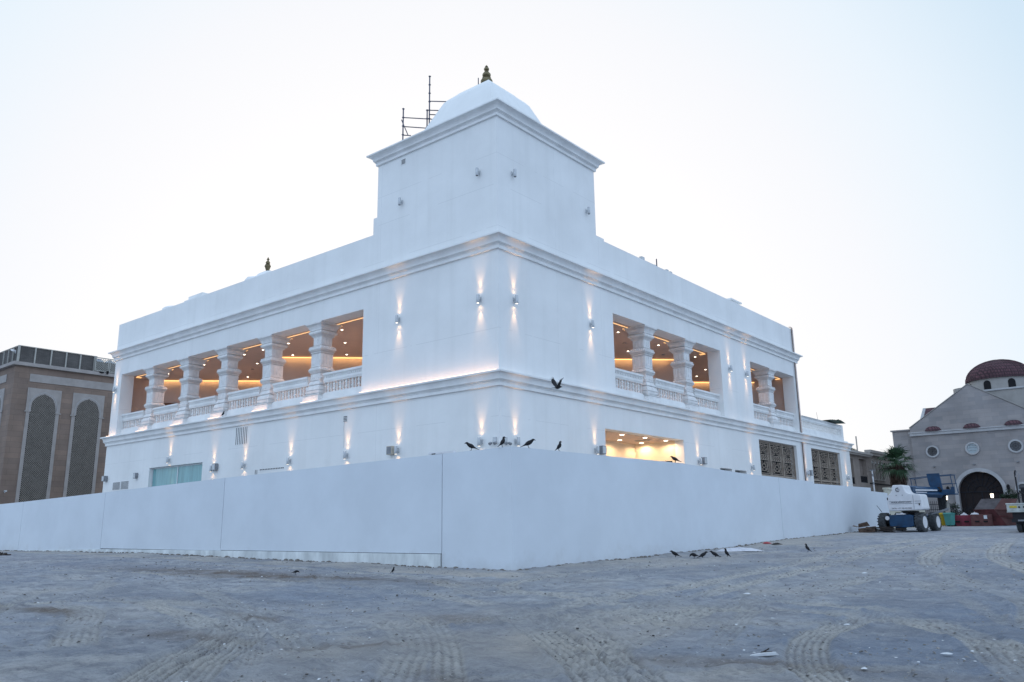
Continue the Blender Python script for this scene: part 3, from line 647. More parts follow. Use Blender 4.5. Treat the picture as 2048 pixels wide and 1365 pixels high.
# columns
CP = [(11.25, 1.22), (11.19, 1.22), (11.15, 1.14), (11.05, 1.02), (10.96, .93), (10.90, .90), (10.885, .96), (10.80, .99), (10.74, .96), (10.69, .84), (10.60, .70), (10.56, .63), (10.20, .62), (10.18, .70), (10.13, .78), (10.05, .88), (10.02, .93), (9.95, .94), (9.93, .90), (9.88, .88), (9.86, .80), (9.80, .80), (9.77, .74),
      (9.16, .72), (9.12, .76), (9.03, .82), (8.97, .90), (8.92, .90), (8.90, .84), (8.84, .80), (8.80, .73), (8.60, .72), (8.45, .74), (8.33, .80), (8.25, .86), (8.22, .82), (8.16, .86), (8.10, .97), (7.96, 1.03), (7.86, 1.02), (7.80, .96), (7.78, 1.06), (7.71, 1.10), (7.69, 1.22), (7.37, 1.24)]
def grooved(P):
    o = []
    for z, w_ in P:
        o.append((z, w_))
        for g in (11.15, 10.90, 10.69, 10.18, 9.93, 9.86, 9.77, 9.12, 8.92, 8.80, 8.45, 8.22, 7.96, 7.78, 7.69, 7.55):
            if abs(z - g) < .004: o += [(z - .004, w_ - .10), (z - .030, w_ - .10), (z - .034, w_)]
    return sorted(o, key=lambda t: -t[0])
CP = grooved(CP)
def column_meshes():
    mb = MB().lathe([(w_ / 2, z - Z_LT) for z, w_ in CP[::-1]], (0, 0, 0), sq=True)
    c = mb
    for k in range(4):
        M = Matrix.Rotation(k * math.pi / 2, 4, 'Z')
        z = lambda a: a - Z_LT
        for x in (-.22, -.02, .18): c.box(x, x + .06, -.385, -.36, z(9.25), z(9.70), M)       # raised ribs on the shaft
        for x in (-.21, -.03, .15): c.box(x, x + .12, -.335, -.305, z(10.26), z(10.50), M)
        for j in range(7): c.box(-.40 + j * .118, -.35 + j * .118, -.485, -.43, z(9.97), z(10.10), M)
        for j in range(6): c.box(-.37 + j * .13, -.32 + j * .13, -.46, -.40, z(8.95), z(9.03), M)
        for j in range(5):
            x = -.30 + j * .15; c.add([tuple(M @ Vector(p)) for p in ((x - .06, -.36, z(8.50)), (x + .06, -.36, z(8.50)), (x, -.36, z(8.76)), (x, -.42, z(8.58)))], [(0, 1, 3), (1, 2, 3), (2, 0, 3), (0, 2, 1)])
        for x in (-.31, .25): c.box(x, x + .05, -.39, -.355, z(9.2), z(9.75), M)
        c.box(-.56, .56, -.63, -.6, z(7.40), z(7.44), M)
    return mb, c
m1, m2 = column_meshes()
col0 = None
for F, cs in ((FL, CU), (FR, CV)):
    for c in cs:
        x, y, _ = F(c + CW / 2, 0, .61)
        if col0 is None:
            col0 = m1.build('column', CARVE, T, loc=(x, y, Z_LT)); pass
        else:
            o = col0.copy(); SC.collection.objects.link(o); o.parent = T; o.location = (x, y, Z_LT)
# balustrades
bal_m = MB().lathe([(.075, 0), (.075, .05), (.045, .07), (.05, .10), (.085, .15), (.085, .19), (.05, .235), (.07, .26), (.07, .29), (.05, .31), (.085, .35), (.08, .40), (.045, .44), (.06, .47), (.075, .49)], n=8)
bal0 = None
def balustrade(F, a, b, d=.30, zb=Z_LT, hh=1.32, npb=None):
    global bal0
    mb = MB()
    def bx(u0, u1, d0, d1, z0, z1):
        vs = [F(u, z, dd) for z in (z0, z1) for dd in (d0, d1) for u in (u0, u1)]; mb.add(vs, [(0, 1, 3, 2), (4, 5, 7, 6), (0, 1, 5, 4), (2, 3, 7, 6), (0, 2, 6, 4), (1, 3, 7, 5)])
    bx(a, b, d - .06, d + .30, zb, zb + .34); bx(a, b, d, d + .24, zb + .34, zb + .42)
    bx(a, b, d, d + .24, zb + .91, zb + .98); bx(a, b, d - .03, d + .27, zb + .98, zb + 1.10)
    bx(a, b, d - .02, d + .26, zb + 1.20, zb + 1.25); bx(a, b, d - .08, d + .32, zb + 1.25, zb + hh + .03)
    bx(a, b, d + .02, d + .22, zb + 1.10, zb + 1.20)
    n = max(4, round((b - a) / .47)); st = (b - a) / n
    k = a + .04
    while k < b - .06: bx(k, k + .07, d - .035, d + .03, zb + 1.115, zb + 1.195); k += .15
    for i in range(n + 1):
        u = a + i * st; u0 = max(a, u - .028); u1 = min(b, u + .028); bx(u0, u1, d + .07, d + .17, zb + .42, zb + .91)
    o = mb.build('balustrade', MOULD, T)
    for i in range(n):
        p = F(a + (i + .5) * st, zb + .42, d + .12)
        if bal0 is None: q = bal_m.build('baluster', MOULD, o, smooth=True, loc=p); bal0 = q
        else: q = bal0.copy(); SC.collection.objects.link(q); q.parent = o; q.location = p
for a, b in bays_L: balustrade(FL, a + .0, b)
for a, b in bays_R: balustrade(FR, a, b)
balustrade(FR, 32.3, 40.5, d=.12, zb=7.43, hh=1.2)
MB().box(-1.4, -.02, 31.96, 41.66, 7.34, 7.50).build('terrace_kerb', MOULD, T)
MB().box(-.9, -.06, 40.5, 40.9, 7.50, 8.70).build('terrace_pier', MOULD, T)
# lights along the lower ledge (left face only)
mb = MB(); mb.box(-8.0, -.02, -.16, -.13, Z_LT + .005, Z_LT + .03); mb.box(-WU, -31.6, -.16, -.13, Z_LT + .005, Z_LT + .03)
for c in CU: mb.box(-c - 1.15, -c - .05, -.16, -.13, Z_LT + .005, Z_LT + .03)
mb.build('ledge_light', LEDW, T)
def ledge_area(u0, u1, e):
    l = lamp('ledge_light_source', 'AREA', (-(u0 + u1) / 2, -.27, Z_LT + .04), e, (1.0, .52, .24), T, shape='RECTANGLE', size=u1 - u0, size_y=.04)
    X = Vector((1, 0, 0)); Zv = Vector((0, -.80, -.60)).normalized(); Y = Zv.cross(X); l.matrix_local = Matrix((X, Y, Zv)).transposed().to_4x4(); l.location = (-(u0 + u1) / 2, -.27, Z_LT + .04)
ledge_area(.02, 8.0, 6.5); ledge_area(31.6, WU, 1.2)
for c in CU: ledge_area(c + .05, c + 1.15, 1.3)
# windows, vents and screens
mb = MB()
def fbox(mb, F, u0, u1, d0, d1, z0, z1, mi=0):
    vs = [F(u, z, dd) for z in (z0, z1) for dd in (d0, d1) for u in (u0, u1)]; mb.add(vs, [(0, 1, 3, 2), (4, 5, 7, 6), (0, 1, 5, 4), (2, 3, 7, 6), (0, 2, 6, 4), (1, 3, 7, 5)], mi)
wn = MB(); fbox(wn, FL, 21.0, 26.82, .18, .26, 5.03, 5.10); fbox(wn, FL, 21.0, 21.08, .18, .26, 3.0, 5.03); fbox(wn, FL, 26.74, 26.82, .18, .26, 3.0, 5.03); fbox(wn, FL, 23.86, 23.94, .18, .26, 3.0, 5.03)
wn = wn.build('window', ALU, T)
g = MB(); fbox(g, FL, 21.08, 23.86, .21, .23, 3.0, 5.03); fbox(g, FL, 23.94, 26.74, .21, .23, 3.0, 5.03); g.build('pane', GLASS, wn)
def vent(F, u0, u1, z0, z1, n, vertical, name='wall_vent'):
    mb = MB(); fbox(mb, F, u0 - .03, u1 + .03, -.012, .01, z0 - .03, z1 + .03)
    o = mb.build(name, MOULD, T); sl = MB()
    for k in range(n):
        if vertical: a = u0 + (u1 - u0) * (k + .25) / n; fbox(sl, F, a, a + (u1 - u0) / n * .30, -.019, -.005, z0, z1)
        else: a = z0 + (z1 - z0) * (k + .25) / n; fbox(sl, F, u0, u1, -.019, -.005, a, a + (z1 - z0) / n * .5)
    sl.build('slots', DARKGAP, o)
vent(FL, 16.85, 17.95, 5.80, 6.66, 7, True); vent(FL, 8.96, 9.2, 6.20, 6.46, 4, False); vent(FL, 30.32, 31.25, 4.0, 4.45, 7, False); vent(FL, 29.25, 30.18, 4.0, 4.47, 7, False); vent(FL, 5.43, 5.68, 17.6, 17.84, 4, False)
vent(FL, 15.75, 16.02, 3.9, 4.42, 2, True, 'wall_vent')
mb = MB()
for k in range(15): fbox(mb, FL, 13.6 + k * .135, 13.66 + k * .135, -.02, .01, 4.38, 4.43)
mb.build('small_vent_row', DARKGAP, T)
for (a, b, z1) in ((18.7, 20.18, 4.49), (20.6, 22.16, 4.46)):
    mb = MB(); fbox(mb, FR, a, b, .42, .46, 3.9, z1); mb.build('slot_window', VGLS, T)
# ornamental bronze screens: frames, posts, scroll rings and petal arcs
def screen(u0, u1, z0, z1):
    mb = MB(); pw = (u1 - u0) / 3
    fbox(mb, FR, u0, u1, .20, .26, z1 - .09, z1); 
    for k in range(4):
        u = u0 + pw * k; fbox(mb, FR, max(u0, u - .06), min(u1, u + .06), .17, .26, z0, z1 - .09)
    fbox(mb, FR, u0, u1, .195, .25, 4.28, 4.40)
    def arc(cu, cz, r, a0, a1, n=12, t=.022, sx=1.0):
        for k in range(n):
            p0 = a0 + (a1 - a0) * k / n; p1 = a0 + (a1 - a0) * (k + 1) / n
            pts = [(cu + sx * rr * math.cos(p), cz + rr * math.sin(p)) for rr, p in ((r - t, p0), (r + t, p0), (r + t, p1), (r - t, p1))]
            mb.prism(pts, .215, .245, lambda a, b, d: FR(a, b, d))
    def bar(u, z, u_, z_, t=.02):
        v = Vector((u_ - u, z_ - z)).normalized(); nn = Vector((-v.y, v.x)) * t
        mb.prism([(u + nn.x, z + nn.y), (u_ + nn.x, z_ + nn.y), (u_ - nn.x, z_ - nn.y), (u - nn.x, z - nn.y)], .217, .243, lambda a, b, d: FR(a, b, d))
    for k in range(3):
        c = u0 + pw * (k + .5); h = pw * .42
        for zz in (4.47, 6.20, 6.32): bar(c - h, zz, c + h, zz)
        for s in (-1, 1): bar(c + s * h, 4.47, c + s * h, 6.32); bar(c + s * h * .86, 4.5, c + s * h * .86, 6.2, .015)
        for r in (.16, .40, .62): arc(c, 5.72, r, -.2, math.pi + .2, 14, .015, min(1, h / .66))
        for j in range(7): a = math.pi * j / 6; bar(c + .16 * math.cos(a), 5.72 + .16 * math.sin(a), c + h * .9 * math.cos(a), 5.72 + .58 * math.sin(a), .014)
        for j in range(5): arc(c - h * .8 + j * h * .4, 5.44, .10, 0, 2 * math.pi, 8, .025)
        bar(c - h, 5.60, c + h, 5.60); bar(c - h, 5.30, c + h, 5.30)
        for r in (.20, .40, .60): arc(c, 5.22, r, math.pi, 2 * math.pi, 12, .022, min(1, h / .6)); 
        for r in (.30, .52): arc(c, 4.62 - .1, r, .3, math.pi - .3, 8, .02)
        for s in (-1, 1): arc(c + s * h * .55, 5.0, .16, 0, 2 * math.pi, 8, .02); arc(c + s * h * .6, 4.68, .13, 0, 2 * math.pi, 8, .02)
    for k in range(3):
        c = u0 + pw * (k + .5)
        for j in range(6): arc(c - .75 + j * .3, 4.10, .11, 0, 2 * math.pi, 8, .025)
        bar(c - pw * .45, 3.92, c + pw * .45, 3.92, .03)
    o = mb.build('ornamental_screen', BRONZE, T)
    b = MB(); fbox(b, FR, u0, u1, .46, .48, z0, z1); b.build('dark_backing', BLACK, o)
screen(24.33, 30.52, 2.3, 6.46); screen(33.28, 39.35, 2.3, 6.49)
# rain pipes at the far right edge
mb = MB()
for k, (v, r) in enumerate(((31.52, .022), (31.66, .018))):
    mb.tube([(.07, v, Z_UT + .02), (.07, v, 14.72), (.02, v, 14.80), (-.12, v, 14.82)], r, 8); mb.tube([(.07, v, Z_LT + .02), (.07, v, Z_UC - .02)], r, 8); mb.tube([(.07, v + .02, 2.0), (.07, v + .02, Z_LC - .02)], r, 8)
mb.build('rain_pipe', COPPER, T, smooth=True)
MB().tube([(.08, 31.40, Z_LT), (.08, 31.40, Z_UC - .02)], .022, 6).tube([(.08, 31.40, 2.0), (.08, 31.40, Z_LC)], .022, 6).tube([(.08, 31.40, Z_UT), (.08, 31.40, 14.7)], .022, 6).build('black_cable', BLACK, T)

# ------------------------------------------------------------------ lamps on the walls
def sconce(name, label, F, u, z, on, group):
    x, y, _ = F(u, 0, 0); rz = 0 if F is FL else math.pi / 2
    t = thing(name, label, 'wall lamp', (x, y, z), rz, group)
    # local: -y is outwards
    MB().box(-.05, .05, -.03, -.001, -.09, .09).box(-.02, .02, -.10, -.03, -.03, .03).build('bracket', LAMPM, t)
    body = MB().lathe([(.062, -.17), (.066, -.165), (.066, .165), (.062, .17), (.05, .165)], (0, -.155, 0), n=16).build('lamp_body', LAMPM, t, smooth=True)
    gl_ = MB().lathe([(.05, -.173), (.05, -.169)], (0, -.155, 0), n=14)
    gl_.lathe([(.05, .170), (.05, .173)], (0, -.155, 0), n=14)
    gl_.build('lamp_glass', LAMPG if on else LAMPD, t)
    if on:
        for s in (1, -1):
            for e_, sz, ti in ((on, 46, .07), (on * .085, 118, .22)):
                l = lamp('lamp_beam', 'SPOT', (0, -.135, s * .178), e_, (1.0, .57, .25), t, spot_size=R(sz), spot_blend=1.0, shadow_soft_size=.03)
                l.rotation_euler = Vector((0, ti, s)).to_track_quat('-Z', 'Y').to_euler()
    return t
E_ = 62
GA = 'up and down lamps on the temple walls'
for u, lb in ((.93, 'lit lamp high on left wall beside the tower corner, above the ledge'), (5.64, 'lit lamp high on left wall nearest the terrace opening'), (32.1, 'lit lamp high on the pier at the far left end of the terrace')):
    sconce('wall_lamp', lb, FL, u, 10.33, E_, GA)
for v, lb in ((.95, 'lit lamp high on right wall beside the tower corner, above the ledge'), (6.36, 'lit lamp high on right wall just before the first opening'), (20.8, 'lit lamp high on right wall just past the two column opening'), (23.1, 'lit lamp high on right wall just before the single column opening')):
    sconce('wall_lamp', lb, FR, v, 10.33, E_, GA)
for u, lb in ((24.52, 'lit lamp right above the teal window'), (19.86, 'lit lamp between teal window and tall vent, with grey box beside it'), (16.92, 'lit lamp below the tall slotted vent'), (13.07, 'lit lamp on left wall above the row of small vents'), (8.86, 'lit lamp under the small grille and hanging wire'), (5.55, 'lit lamp with beige box on its left'), (.90, 'lit lamp behind the crow nearest the left of the fence corner')):
    sconce('wall_lamp', lb, FL, u, 5.42 if u == 24.52 else 4.69, E_, GA)
for v, lb in ((.92, 'lit lamp low on right wall beside the corner above the fence'), (6.38, 'lit lamp left of the bright open window, paired with a grey box'), (16.1, 'lit lamp right of the bright open window, paired with a grey box'), (22.9, 'lit lamp left of the first ornamental bronze screen'), (31.95, 'lit lamp beside the rain pipe between the two bronze screens'), (40.44, 'lit lamp at the far right end past the second bronze screen')):
    sconce('wall_lamp', lb, FR, v, 4.69, E_, GA)
for F, u, lb in ((FL, .95, 'unlit lamp on tower left face nearest the corner'), (FL, 5.61, 'unlit lower lamp at the outer side of tower left face'), (FR, .96, 'unlit lamp on tower right face nearest the corner'), (FR, 6.37, 'unlit lower lamp at the outer side of tower right face')):
    sconce('wall_lamp', lb, F, u, 15.76, 0, 'unlit lamps on the tower')
def wbox(name, label, cat, F, u, z, mt, sz=(.32, .20, .36), grp=None):
    x, y, _ = F(u, 0, 0); t = thing(name, label, cat, (x, y, z), 0 if F is FL else math.pi / 2, grp)
    a, d, h = sz
    MB().box(-a / 2, a / 2, -d, -.02, -h / 2, h / 2).build('case', mt, t, bevel=.012)
    MB().box(-a * .35, a * .35, -.02, -.001, -h * .35, h * .35).build('mounting_plate', LAMPM, t)
    MB().box(-a * .42, a * .42, -d - .008, -d + .002, -h * .42, h * .42).build('front_grille', GREYB if mt is not GREYB else LAMPM, t)
GB = 'boxes fixed to the lower temple wall'
wbox('wall_speaker', 'beige box left of the lit lamp nearest the fence end board', 'wall box', FL, 5.93, 4.70, BOXY, grp=GB)
wbox('wall_speaker', 'small grey box beside the lamp between teal window and vent', 'wall box', FL, 19.55, 4.76, GREYB, grp=GB)
wbox('wall_speaker', 'dark grey box left of the teal window above the louvre', 'wall box', FL, 28.27, 4.73, GREYB, (.28, .18, .32), GB)
wbox('wall_speaker', 'grey box at the far left end of the lower wall', 'wall box', FL, 32.2, 4.73, GREYB, (.3, .25, .34), GB)
wbox('wall_speaker', 'grey box between lit lamp and bright open window', 'wall box', FR, 6.84, 4.73, GREYB, grp=GB)
wbox('wall_speaker', 'grey box just right of the lamp past the bright window', 'wall box', FR, 16.6, 4.76, GREYB, grp=GB)
wbox('wall_speaker', 'grey box between the rain pipe and second bronze screen', 'wall box', FR, 32.5, 4.75, GREYB, grp=GB)
for F, u, lb in ((FL, .22, 'white security light on left wall just behind the crow at the corner'), (FR, .30, 'white security light on right wall just behind the crow at the corner')):
    x, y, _ = F(u, 0, 0); t = thing('security_light', lb, 'security light', (x, y, 4.62), 0 if F is FL else math.pi / 2, 'security lights at the corner')
    MB().box(-.08, .08, -.06, -.001, -.02, .20).build('mounting_box', LAMPM, t)
    for s in (-1, 1):
        h = MB().lathe([(.03, -.02), (.05, .0), (.06, .10), (.055, .11)], (0, 0, 0), n=12, M=Matrix.Translation((s * .12, -.10, -.02)) @ Matrix.Rotation(R(115), 4, 'X')).build('lamp_head', GREYB, t, smooth=True)
    MB().tube([(-.12, -.05, .0), (.12, -.05, .0)], .012, 6).build('arm', LAMPM, t)
t = MB().tube([(-9.12, -.02, 6.2), (-9.16, -.03, 5.9), (-9.10, -.03, 5.5), (-9.14, -.02, 5.05)], .008, 5).build('hanging_wire', LAMPM, None); tag(t, 'thin wire hanging from the small square grille on left wall', 'wire')

# ------------------------------------------------------------------ white hoarding round the plot
FO = thing('hoarding', 'long smooth white boundary hoarding round the temple, with low concrete plinth at left', 'fence')
def fence_panels(F, segs, off):
    for (a, za, b, zb, zl) in segs:
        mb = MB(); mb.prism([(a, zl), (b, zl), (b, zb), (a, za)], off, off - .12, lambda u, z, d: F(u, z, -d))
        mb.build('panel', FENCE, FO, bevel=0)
g_ = .028
# left run in plane y=-3.70 (u = -x)
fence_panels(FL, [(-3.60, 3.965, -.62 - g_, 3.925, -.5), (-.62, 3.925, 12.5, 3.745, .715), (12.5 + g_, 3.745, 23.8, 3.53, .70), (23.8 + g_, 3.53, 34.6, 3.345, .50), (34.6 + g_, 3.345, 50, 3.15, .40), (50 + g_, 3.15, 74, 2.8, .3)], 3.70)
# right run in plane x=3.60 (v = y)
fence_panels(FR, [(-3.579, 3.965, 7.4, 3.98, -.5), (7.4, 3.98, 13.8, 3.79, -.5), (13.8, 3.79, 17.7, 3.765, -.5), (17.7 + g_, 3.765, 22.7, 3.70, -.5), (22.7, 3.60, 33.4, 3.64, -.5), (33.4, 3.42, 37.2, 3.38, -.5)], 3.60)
mb = MB()
mb.prism([(-.62 + .02, .0), (34.6, .0), (34.6, .50), (23.8, .665), (12.5, .695), (-.62 + .02, .695)], 3.745, 3.60, lambda u, z, d: FL(u, z, -d))
mb.build('plinth', PLINTH, FO, bevel=.01)
mb = MB(); mb.box(-74, 3.5, -3.60, -3.585, -.3, 2.7); mb.box(3.49, 3.505, -3.58, 37.1, -.3, 3.3); mb.box(-34.5, .6, -3.64, -3.605, .2, 3.0)
mb.build('backing', DARKGAP, FO)
mb = MB(); mb.box(3.36, 3.62, 37.23, 47.0, .4, 3.62); mb.box(3.30, 3.68, 37.22, 47.05, 3.62, 3.76)
tag(mb.build('cream_wall', mat('cream_wall_paint', (.52, .50, .42), var=.1, scale=1), None), 'cream coped garden wall behind the white lift at the end of the hoarding', 'wall')

# ------------------------------------------------------------------ beige building at left
B = thing('stone_building', 'beige stone building with tall arched lattice windows at far left', 'building', (0, 0, 0))
FNX = lambda u, z, d: (-50.0 - d, u, z)       # right-hand face (plane x=-50)
FNY = lambda u, z, d: (-50.0 - u, d, z)       # left-hand face (plane y=0)
mb = MB(); mb.box(-76, -50, 0, 46, -.2, 14.38); mb.build('wall', BEIGE, B)
mb = MB(); mb.box(-76.2, -49.72, -.28, 46.2, 14.40, 14.62); mb.box(-76.3, -49.80, -.2, 46.2, 14.62, 14.70); mb.build('roof_ledge', PALE, B, bevel=.02)
mb = MB(); mb.box(-76, -50.05, .12, 6.1, 14.70, 15.98); mb.build('roof_screen', MESHG, B)
mb = MB()
for y in (.08, 1.25, 2.45, 3.6, 4.72, 5.85): mb.box(-50.04, -49.96, y, y + .10, 14.70, 15.98)
for x in (-51.1, -52.1, -53.1, -54.2, -55.3, -56.5): mb.box(x, x + .08, .03, .11, 14.70, 15.98)
mb.box(-50.06, -49.94, .02, .16, 14.7, 16.02); mb.box(-50.04, -49.98, .12, 6.1, 15.98, 16.03); mb.box(-76, -50.0, .05, .12, 15.985, 16.03)
mb.build('screen_post', SCRF, B, label='row of pale posts on the roof screen')
def lattice(mb, F, inside, u0, u1, z0, z1, pitch, t, d0, d1, step=.03):
    L_ = (z1 - z0) + (u1 - u0); n = int(L_ / pitch) + 1
    for sgn in (1, -1):
        for k in range(n):
            c0 = k * pitch - ((z1 - z0) if sgn > 0 else 0); run = None; last = None
            s = 0.0
            while s <= (z1 - z0):
                u = u0 + c0 + s * sgn if sgn > 0 else u0 + c0 - s; z = z0 + s
                ok = u0 <= u <= u1 and inside(u, z)
                if ok and run is None: run = (u, z)
                if (not ok or s + step > (z1 - z0)) and run is not None:
                    a, b = run, last or run
                    if abs(b[1] - a[1]) > .04: mb.prism([(a[0] - t, a[1]), (a[0] + t, a[1]), (b[0] + t, b[1]), (b[0] - t, b[1])], d0, d1, F)
                    run = None
                last = (u, z); s += step
def arch_pts(uc, hw, zs, zb, zt, n=9):
    """multi-foil pointed arch outline, from bottom left up and over"""
    pl = [(uc - hw, zb), (uc - hw, zs), (uc - hw * .93, zs + .05)]
    lobes = []
    H = zt - zs
    for k in range(0, 25):
        t = k / 24; a = math.pi * (1 - t); r = 1 + .045 * abs(math.sin(t * math.pi * 3.5)) ; x = math.cos(a) * hw * .92 * r * (1.0); zz = math.sin(a) ** .72 * (H - .16) if 0 < k < 24 else 0
        zz += .07 * max(0, 1 - abs(x) / (hw * .22)); lobes.append((uc + x, zs + .08 + zz))
    return pl + lobes + [(uc + hw * .93, zs + .05), (uc + hw, zs), (uc + hw, zb)]
def inside_poly(pts):
    def f(u, z):
        c = False; n = len(pts)
        for i in range(n):
            a, b = pts[i], pts[i - 1]
            if (a[1] > z) != (b[1] > z) and u < (b[0] - a[0]) * (z - a[1]) / (b[1] - a[1] + 1e-12) + a[0]: c = not c
        return c
    return f
def arch_window(F, u0, u1, ztop, zspring, zbase, l0, l1):
    """surround slab with the arch cut through it, lattice set inside"""
    uc = (l0 + l1) / 2; hw = (l1 - l0) / 2; ap = arch_pts(uc, hw, zspring, zbase, ztop - .42)
    w_ = MB(); n = len(ap)
    # surround as a strip between the arch and the rectangle
    m_ = len(ap); vs = []; fs = []
    def outer(p):
        u, z = p; t = (u - (uc - hw)) / (2 * hw)
        return (u0 + (u1 - u0) * t, ztop)
    topi = [i for i, p in enumerate(ap) if p[1] > zspring + .04]
    a0, a1 = topi[0], topi[-1]
    outline = [(u0, zspring), (u0, ztop)] + [(u1, ztop), (u1, zspring)]
    strip_in = [ap[i] for i in range(a0, a1 + 1)]
    strip_out = [outer(p) for p in strip_in]; strip_out[0] = (u0, ztop); strip_out[-1] = (u1, ztop)
    for i in range(len(strip_in) - 1):
        w_.prism([strip_in[i], strip_in[i + 1], strip_out[i + 1], strip_out[i]], -.06, 0.0, F)
    w_.prism([(u0, zspring), ap[a0], (u0, ztop)], -.06, 0.0, F); w_.prism([(u1, zspring), (u1, ztop), ap[a1]], -.06, 0.0, F)
    w_.prism([(l0 - .26, zbase), (l0, zbase), (l0, zspring + .05), (l0 - .26, zspring + .05)], -.055, 0.0, F)
    w_.prism([(l1, zbase), (l1 + .26, zbase), (l1 + .26, zspring + .05), (l1, zspring + .05)], -.055, 0.0, F)
    w_.prism([(l0 - .40, zspring), (l0 - .02, zspring), (l0 - .02, zspring + .09), (l0 - .40, zspring + .09)], -.10, -.05, F)
    w_.prism([(l1 + .02, zspring), (l1 + .40, zspring), (l1 + .40, zspring + .09), (l1 + .02, zspring + .09)], -.10, -.05, F)
    o = w_.build('arched_window', PALE, B)
    # raised moulding that follows the arch
    mo = MB(); sc = [(uc + (p[0] - uc) * 1.13, zspring + (p[1] - zspring) * 1.09) for p in strip_in]; s2 = [(uc + (p[0] - uc) * 1.17, zspring + (p[1] - zspring) * 1.115) for p in strip_in]
    for i in range(len(sc) - 1): mo.prism([sc[i], sc[i + 1], s2[i + 1], s2[i]], -.075, -.05, F)
    mo.build('arch_moulding', CHTR, o)
    bk = MB(); bk.prism(ap, -.004, .0, F); bk.build('dark_opening', BLACK, o)
    lt = MB(); lattice(lt, F, inside_poly(ap), l0, l1, zbase, ztop, .15, .026, -.045, -.02); lt.build('lattice', LATT, o)
arch_window(FNX, 1.07, 3.60, 12.74, 10.80, 2.5, 1.38, 3.30)
arch_window(FNX, 4.50, 7.03, 12.72, 10.78, 2.5, 4.81, 6.73)
arch_window(FNX, 7.93, 10.46, 12.70, 10.76, 2.5, 8.24, 10.16)
arch_window(FNY, 1.60, 4.10, 12.74, 10.80, 2.5, 1.9, 3.8)
arch_window(FNY, 5.1, 7.6, 12.74, 10.80, 2.5, 5.4, 7.3)
mb = MB(); mb.box(-50.001, -49.95, 1.10, 16.0, 13.22, 13.86); mb.box(-62, -51.55, -.05, .001, 13.22, 13.86); mb.build('pale_band', PALE, B, bevel=.02)
mb = MB()
for a, b in ((5.90, 7.05), (7.10, 8.3), (8.35, 9.5)):
    mb.box(-49.86, -49.80, a, b, 14.75, 14.82); mb.box(-49.86, -49.80, a, b, 15.86, 15.93); mb.box(-49.86, -49.80, a, a + .07, 14.82, 15.86); mb.box(-49.86, -49.80, b - .07, b, 14.82, 15.86)
    lattice(mb, lambda u, z, d: (-49.83 - d, u, z), lambda u, z: True, a + .07, b - .07, 14.82, 15.86, .17, .022, -.02, .02)
mb.build('lattice_roof_screen', SCRF, B)
MB().box(-53.2, -50.6, 6.3, 14.0, 14.71, 15.72).build('roof_block', MESHG, B)
mb = MB(); mb.box(-49.72, -49.5, 6.85, 6.95, 14.55, 14.8); mb.box(-49.8, -49.6, 6.3, 6.6, 14.6, 14.7); mb.build('bracket', BLACK, B)
for y in (8.0, 9.0):
    t = thing('water_tank', ('pale roof water tank with blue trim, ' + ('the nearer left one' if y == 8.0 else 'mostly hidden by the temple edge')), 'water tank', (-54.2, y, 15.0), 0, 'tanks on the stone building roof')
    MB().lathe([(.46, 0), (.48, .05), (.48, 1.3), (.40, 1.5), (.15, 1.6), (.05, 1.62)], n=18).build('tank_body', TANKW, t, smooth=True)
    MB().lathe([(.50, .95), (.505, 1.0), (.50, 1.05)], n=18).lathe([(.16, 1.58), (.16, 1.66)], n=12).build('tank_band', TANKB, t)
    MB().box(-.5, .5, -.5, .5, -.36, -.001).build('tank_stand', SCRF, t)
mb = MB(); mb.box(-84, -62, 20, 46, 14.0, 17.3); mb.build('rear_block', MESHG, B)
t = thing('security_camera', 'small white camera on the corner of the beige building', 'camera', (-49.95, .3, 4.6)); MB().box(0.0, .4, -.06, .06, -.05, .06).build('camera_body', LAMPM, t, bevel=.02); MB().box(.05, .12, -.03, .03, -.12, -.05).build('bracket', LAMPM, t)
t = thing('floodlight', 'small floodlight at the top corner of the roof screen', 'floodlight', (-50.4, -.02, 15.55)); MB().box(-.35, .15, -.25, -.02, 0, .10, Matrix.Rotation(R(18), 4, 'Y')).build('lamp_head', LWHITE, t); MB().box(-.05, .05, -.02, .05, -.15, .05).build('bracket', LAMPM, t)

# ------------------------------------------------------------------ church with red dome
C = thing('church', 'stone church with gabled front, dark arched gate and red tiled dome', 'church')
YC = 56.0
FC = lambda x, z, d: (x, YC + d, z)
def ngon_wall(mb, outline, F, d0, d1): mb.prism(outline, d0, d1, F)
